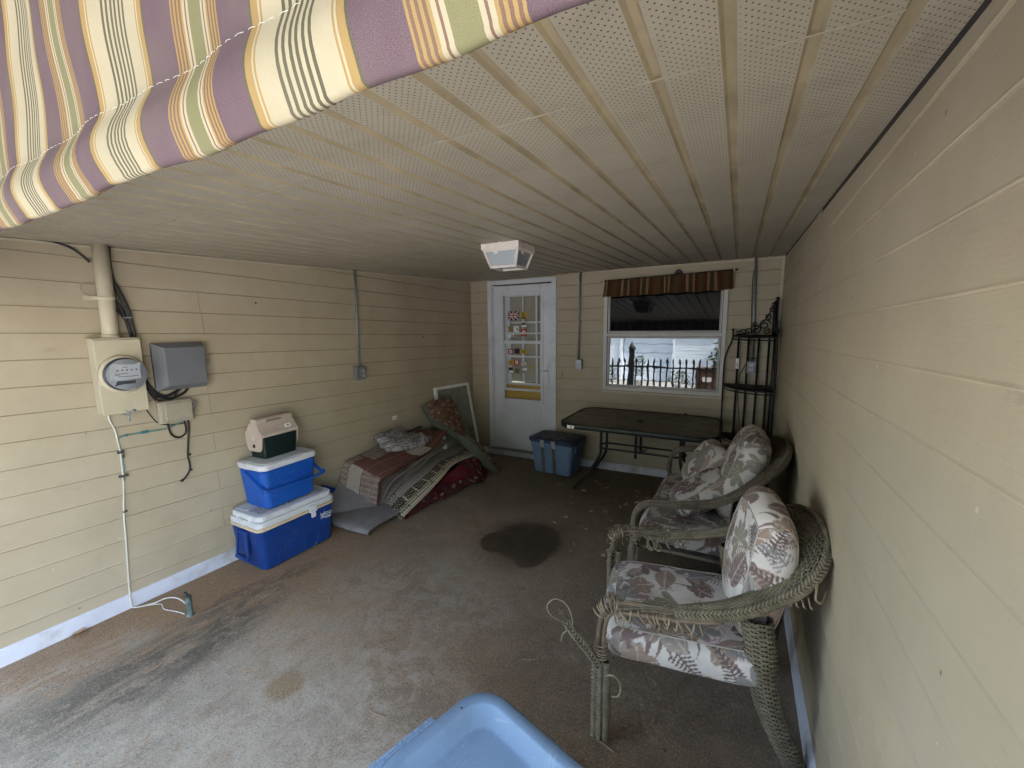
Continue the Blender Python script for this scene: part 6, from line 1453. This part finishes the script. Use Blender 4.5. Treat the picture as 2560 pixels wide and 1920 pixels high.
def under(u, v): return np.tile(np.array((.19, .155, .135)), (len(u), 1))*(1+.15*np.sin(v*400))[:, None]
lo = [[A_(140, 1140, .05), A_(612, 1385, .34)], [A_(300, 1150, .06), A_(690, 1395, .36)], [A_(560, 1000, .06), A_(800, 1230, .385)], [A_(700, 900, .06), A_(1000, 1010, .40)], [A_(900, 740, .06), A_(1330, 740, .41)], [A_(1120, 540, .06), A_(1470, 590, .38)]]
sheet('plaid_rug_underlayer', 'lower layer of a brown rug showing inside the loose fold', 'rug', lo, 40, 90, under, .016, M_rug, wob=.003, seed=7)
mid = [[A_(560, 1080, .08), A_(672, 1330, .35)], [A_(620, 960, .08), A_(780, 1110, .38)], [A_(760, 860, .08), A_(960, 960, .395)], [A_(1000, 700, .08), A_(1300, 722, .402)]]
sheet('plaid_rug_middle_layer', 'middle layer of grey backing folded inside the brown rug', 'rug', mid, 30, 60, lambda u, v: under(u, v)*1.25, .012, M_rug, wob=.003, seed=8)
# grey woven throw on top
def throw(u, v):
    rg = np.random.default_rng(3); C = np.tile(np.array((.30, .285, .30)), (len(u), 1)); n = np.sin(u*38+np.sin(v*21)*2)*np.sin(v*33+np.sin(u*17)*2); C[n > .25] = (.48, .45, .45); C[n < -.55] = (.14, .135, .155)
    m = np.abs(np.mod(v*3.2, 1)-.5) < .12; C[m & (np.mod(u*26, 1) < .5)] = (.46, .44, .43); C[m & (np.abs(np.mod(u*3.1, 1)-.5) < .09)] = (.27, .15, .145)
    return C+rg.normal(0, .012, len(u))[:, None]
B_ = [[A_(585, 590, .10), A_(600, 625, .15), A_(745, 745, .30)], [A_(570, 570, .10), A_(640, 600, .20), A_(860, 742, .34)], [A_(625, 530, .10), A_(760, 580, .20), A_(1000, 705, .36)], [A_(700, 518, .09), A_(870, 565, .20), A_(1120, 660, .37)], [A_(830, 512, .09), A_(1000, 548, .20), A_(1215, 625, .38)], [A_(1020, 520, .10), A_(1130, 535, .22), A_(1245, 580, .36)]]
B_ = [[p+Vector((0, 0, .012)) for p in r] for r in B_]
sheet('woven_throw', 'grey woven throw with red marks heaped on the brown rug', 'throw', B_, 80, 100, throw, .022, M_cloth, wob=.008, seed=9)
B2 = [[A_(620, 540, .06), A_(740, 560, .15)], [A_(740, 490, .05), A_(840, 530, .15)], [A_(850, 445, .045), A_(920, 500, .14)], [A_(905, 425, .04), A_(945, 480, .12)], [A_(940, 470, .05), A_(960, 520, .12)]]
sheet('grey_cloth', 'crumpled grey cloth end piled behind the throw at the wall', 'cloth', B2, 30, 40, lambda u, v: throw(u, v)*.85, .02, M_cloth, wob=.008, seed=10)
mb = MB(); mb.bar(A_(985, 480, .06), A_(1140, 420, .035), .035, .012); o = mb.build('wood_board', plain('dark_stained_board', (.06, .022, .016), .5)); tag(o, 'short dark red board propped behind the throw', 'board')
# fringes: worn yarn ends along the throw and the cream rug
def fringe(name, label, pts, n, L_, dirv, mat, seed):
    rg = random.Random(seed); P = resample(pts, n); T = MB()
    for p in P:
        d = Vector(dirv)+Vector((rg.uniform(-.5, .5), rg.uniform(-.5, .5), rg.uniform(-.3, .3))); d = d.normalized()*L_*rg.uniform(.5, 1.2)
        T.tube([p, p+d*.55+Vector((0, 0, .003)), p+d+Vector((rg.uniform(-.004, .004), rg.uniform(-.004, .004), -.004))], .0016, 4)
    return T
th_ = bpy.data.objects['woven_throw']; fringe('', '', [B_[-1][0], B_[-1][1], B_[-1][2]], 26, .045, (.5, .6, -.1), None, 2).build('fringe', plain('pale_fringe', (.42, .39, .37), .9), th_)
br_ = bpy.data.objects['border_rug']; fringe('', '', [f_(.14, -1.955, .052), f_(.36, -2.035, .052), f_(.52, -2.105, .054), f_(.675, -2.15, .028)], 60, .022, (.1, -1, -.35), None, 3).build('fringe', plain('cream_fringe', (.50, .44, .33), .9), br_)
fb_ = bpy.data.objects['floral_blanket']; fringe('', '', [f_(.672, -1.95, .012), f_(.70, -1.52, .016), f_(.73, -1.22, .02), f_(.795, -1.03, .02), f_(.71, -.82, .03)], 34, .04, (1, -.2, -.1), None, 4).build('fringe', plain('dark_red_fringe', (.10, .014, .02), .9), fb_)
# window screen leaning on the wall
SN = thing('window_screen', 'white framed window screen leaning in the corner behind the chaise cushion', 'screen', (.12, -.5, fz(.1, -.5)))
q = [Vector((.018, -.835, .985)), Vector((.018, -.165, .962)), Vector((.215, -.20, fz(.2, -.2)+.012)), Vector((.215, -.87, fz(.2, -.87)+.012))]
mb = MB()
for i in range(4): 
    d = (q[(i+1) % 4]-q[i]).normalized(); mb.bar(q[i]-d*.016, q[(i+1) % 4]+d*.016, .034, .034, up=(1, 0, .2))
mb.build('frame', plain('white_aluminium', (.75, .75, .75), .4, 0), SN)
m, t = new('dusty_screen_mesh', (.20, .20, .17), .8); t.base(t.ramp(t.noise(6, 6, .7), [(.35, (.17, .175, .145)), (.7, (.30, .30, .25))])); t.b.inputs['Alpha'].default_value = .86
mb = MB(); mb.add(q, [(0, 1, 2, 3)]); mb.build('mesh', m, SN)
# green chaise cushion with floral face
CH = thing('chaise_cushion', 'green edged floral chaise cushion slumped from the wall to the floor', 'cushion', (.5, -.75, 0))
Lc = resample(cat_rom([A_(1190, 150, .14), A_(1280, 320, .22), A_(1400, 400, .30), A_(1560, 500, .40), A_(1710, 575, .52), A_(1900, 760, .66), A_(2082, 962, .78)], 8), 61)
Rc = resample(cat_rom([A_(1480, 52, .08), A_(1560, 180, .13), A_(1640, 370, .20), A_(1692, 520, .30), A_(1800, 592, .46), A_(1960, 760, .62), A_(2118, 950, .76)], 8), 61)
Bc = resample(cat_rom([A_(1132, 175, .11), A_(1232, 340, .19), A_(1310, 420, .27), A_(1540, 560, .37), A_(1680, 690, .49), A_(1850, 880, .63), A_(2045, 1008, .77)], 8), 61)
rows_ = 61; nn = 24; vs = []; pp = []
for j in range(rows_):
    up = (Lc[j]-Bc[j])
    for i in range(nn+1):
        t_ = i/nn; p = Lc[j].lerp(Rc[j], t_); d = (Rc[j]-Lc[j]); nr = Vector((.75, -.35, .55)).normalized(); vs.append(p+nr*(.03*math.sin(math.pi*t_)*min(1, d.length/.2))); pp.append((t_*d.length, j/60*1.35))
mb = MB(); mb.add(vs, [(j*(nn+1)+i, j*(nn+1)+i+1, (j+1)*(nn+1)+i+1, (j+1)*(nn+1)+i) for j in range(rows_-1) for i in range(nn)], 0, True)
def paisley(P):
    C = np.tile(np.array((.20, .11, .075)), (len(P), 1)); rg = np.random.default_rng(12)
    for k in range(420):
        px, py, r = rg.uniform(0, .55), rg.uniform(0, 1.4), rg.uniform(.010, .032); dx, dy = P[:, 0]-px, P[:, 1]-py; d = np.hypot(dx, dy); a = np.arctan2(dy, dx)
        m = d < r*(.65+.35*np.sin(a*rg.integers(2, 6)+rg.uniform(0, 6))); C[m] = [(.17, .025, .022), (.035, .03, .025), (.48, .38, .27), (.46, .37, .27), (.26, .17, .11)][k % 5]
    return C
# finer mesh for the print
mbf = MB(); NU, NV = 70, 170; vs = []; pp = []
for j in range(NV+1):
    x = j/NV*60; k = min(int(x), 59); f2 = x-k; l, r = Lc[k].lerp(Lc[k+1], f2), Rc[k].lerp(Rc[k+1], f2); d = r-l
    for i in range(NU+1):
        t_ = i/NU; vs.append(l.lerp(r, t_)+Vector((.75, -.35, .55)).normalized()*(.03*math.sin(math.pi*t_)*min(1, d.length/.2))); pp.append((t_*d.length, j/NV*1.35))
mbf.add(vs, [(j*(NU+1)+i, j*(NU+1)+i+1, (j+1)*(NU+1)+i+1, (j+1)*(NU+1)+i) for j in range(NV) for i in range(NU)], 0, True)
mbf.build('floral_face', M_cloth, CH, col=paisley(np.array(pp)))
M_chg = plain('faded_green_canvas', (.095, .105, .088), .85, var=.15, sc=8, bump=.3, bsc=300, dirt=(.06, .06, .05))
mb = MB(); vs = []
for j in range(rows_):
    l, r, b = Lc[j], Rc[j], Bc[j]; back = r + (b-l)
    mid1 = l.lerp(b, .5)+(l-r).normalized()*.012*(1 if (l-r).length > .01 else 0)
    vs += [l+Vector((.001, -.001, 0)), mid1, b, b.lerp(back, .5)-Vector((0, 0, .0)), back, back.lerp(r, .5), r-Vector((.001, 0, .001))]
k = 7
for j in range(rows_):
    for i in range(k):
        p = vs[j*k+i]; zf_ = fz(p.x, p.y)+.004
        vs[j*k+i] = Vector((max(p.x, .014), min(p.y, -.03), max(p.z, zf_)))
mb.add(vs, [(j*k+i, (j+1)*k+i, (j+1)*k+i+1, j*k+i+1) for j in range(rows_-1) for i in range(k-1)]+[tuple(range(k)), tuple((rows_-1)*k+i for i in range(k-1, -1, -1))], 0, True)
mb.build('green_edge', M_chg, CH)
mb = MB(); mb.tube(Lc[::2], .006, 6); mb.tube(Rc[::2], .006, 6); mb.build('piping', M_chg, CH)
mb = MB(); p = Bc[12]; mb.tube(cat_rom([p+Vector((.02, -.01, .03)), p+Vector((.025, -.02, -.03)), p+Vector((.022, -.02, -.10)), p+Vector((.02, -.01, -.17))], 5), .004, 5); mb.tube(cat_rom([p+Vector((.02, -.01, .03)), p+Vector((.0, -.03, 0)), p+Vector((-.01, -.03, -.03))], 5), .004, 5); mb.build('tie_cord', M_blk, CH)

# ================================================================ dead leaves on the concrete
LM = [plain('dead_leaf_%d' % i, c, .8, var=.3, sc=30) for i, c in enumerate(((.34, .20, .11), (.44, .29, .175), (.20, .105, .055), (.50, .37, .25)))]
leafs = []
for v in range(6):
    random.seed(70+v); n = 11; pts = []
    for i in range(n):
        a = 6.283*i/n; r = (.55+.45*abs(math.sin(a*1.5+v)))*random.uniform(.7, 1.1); pts.append((r*math.cos(a), .62*r*math.sin(a)))
    me = MB(); vs = [(0, 0, .10)]+[(x, y, .12+.45*abs(y)+.25*random.random()*x*x) for x, y in pts]+[(1.5, .1, .3)]
    me.add(vs, [(0, i+1, (i+1) % n+1) for i in range(n)]); leafs.append((me.v, me.f))
LXY = [(1.886, -.471), (1.943, -.541), (1.865, -.807), (1.57, -.721), (2.138, -.922), (1.871, -1.137), (2.238, -.931), (2.292, -1.034), (2.089, -1.24), (2.201, -1.191), (2.387, -1.16), (1.922, -1.455), (2.243, -1.345), (1.873, -1.599), (2.165, -1.476), (2.155, -1.598), (2.315, -1.504), (2.298, -1.69), (2.142, -1.882), (2.161, -1.98), (2.396, -1.942), (2.372, -.708), (2.421, -.643), (2.48, -.696), (2.412, -.865), (2.333, -.959), (2.202, -1.005), (2.295, -1.344), (2.45, -.55), (2.35, -.58), (2.53, -.83), (2.05, -.62), (1.72, -.62), (2.56, -1.05), (2.46, -.98)]
mesh_cache = {}
def leaf(x, y, s, v, mi, label, group=None, rz=None):
    key = (v, mi)
    if key not in mesh_cache:
        me = bpy.data.meshes.new('dead_leaf'); me.from_pydata(*[leafs[v][0], [], leafs[v][1]]); me.materials.append(LM[mi]); mesh_cache[key] = me
    o = bpy.data.objects.new('dead_leaf', mesh_cache[key]); COL.objects.link(o); o.location = (x, y, fz(x, y)); o.scale = (s, s, s); o.rotation_euler = (random.uniform(-.25, .25), random.uniform(-.25, .25), random.uniform(0, 6.28) if rz is None else rz)
    tag(o, label, 'leaf', group)
random.seed(5)
big = {8: 'curled tan leaf lying left of the scattered leaf trail', 11: 'tan leaf just behind the wet patch', 18: 'pale tan leaf at the near right edge of the wet patch', 25: 'larger crumpled leaf nearest the loveseat arm', 2: 'tan leaf by the foot of the table', 12: 'bright tan leaf in front of the loveseat'}
for i, (x, y) in enumerate(LXY):
    s = random.uniform(.024, .042)
    if i in big: leaf(x, y, s*1.15, i % 6, (0, 1, 3)[i % 3], big[i], 'dead leaves on the concrete')
    else: leaf(x, y, s, i % 6, i % 4, 'small curled brown dead leaf scattered on the concrete', 'dead leaves on the concrete')
leaf(.045, -4.03, .055, 2, 1, 'large tan leaf lying against the white curb below the meter', 'dead leaves on the concrete', 1.4)
leaf(.17, -3.42, .014, 1, 1, 'tiny tan leaf crumb near the cooler stack by the curb', 'dead leaves on the concrete')
for x, y, s in ((2.93, -2.95, .012), (2.99, -3.02, .014), (3.10, -3.06, .012), (3.02, -3.22, .013), (2.88, -3.18, .010)): leaf(x, y, s, 3, 2, 'dark shrivelled leaf fragment under the near armchair', 'leaf crumbs under the armchair')
# twigs and grass bits
random.seed(77)
for i, (x, y) in enumerate([(1.05, -3.2), (1.62, -3.28), (1.15, -3.75), (2.0, -3.1), (2.35, -3.05), (1.28, -2.75), (1.9, -3.62), (2.72, -3.42), (.72, -3.95), (2.05, -2.55)]):
    a = random.uniform(0, 3.14); L_ = random.uniform(.02, .045); z = fz(x, y)+.003; c, s = math.cos(a)*L_, math.sin(a)*L_
    mb = MB(); mb.tube(cat_rom([(x-c, y-s, z), (x+s*.2, y-c*.2, z+.003), (x+c, y+s, z+.001)], 4), .0016, 5); o = mb.build('twig', [LM[1], LM[2]][i % 2]); tag(o, 'thin dry stalk lying loose on the bare concrete', 'twig', 'dry stalks on the floor')
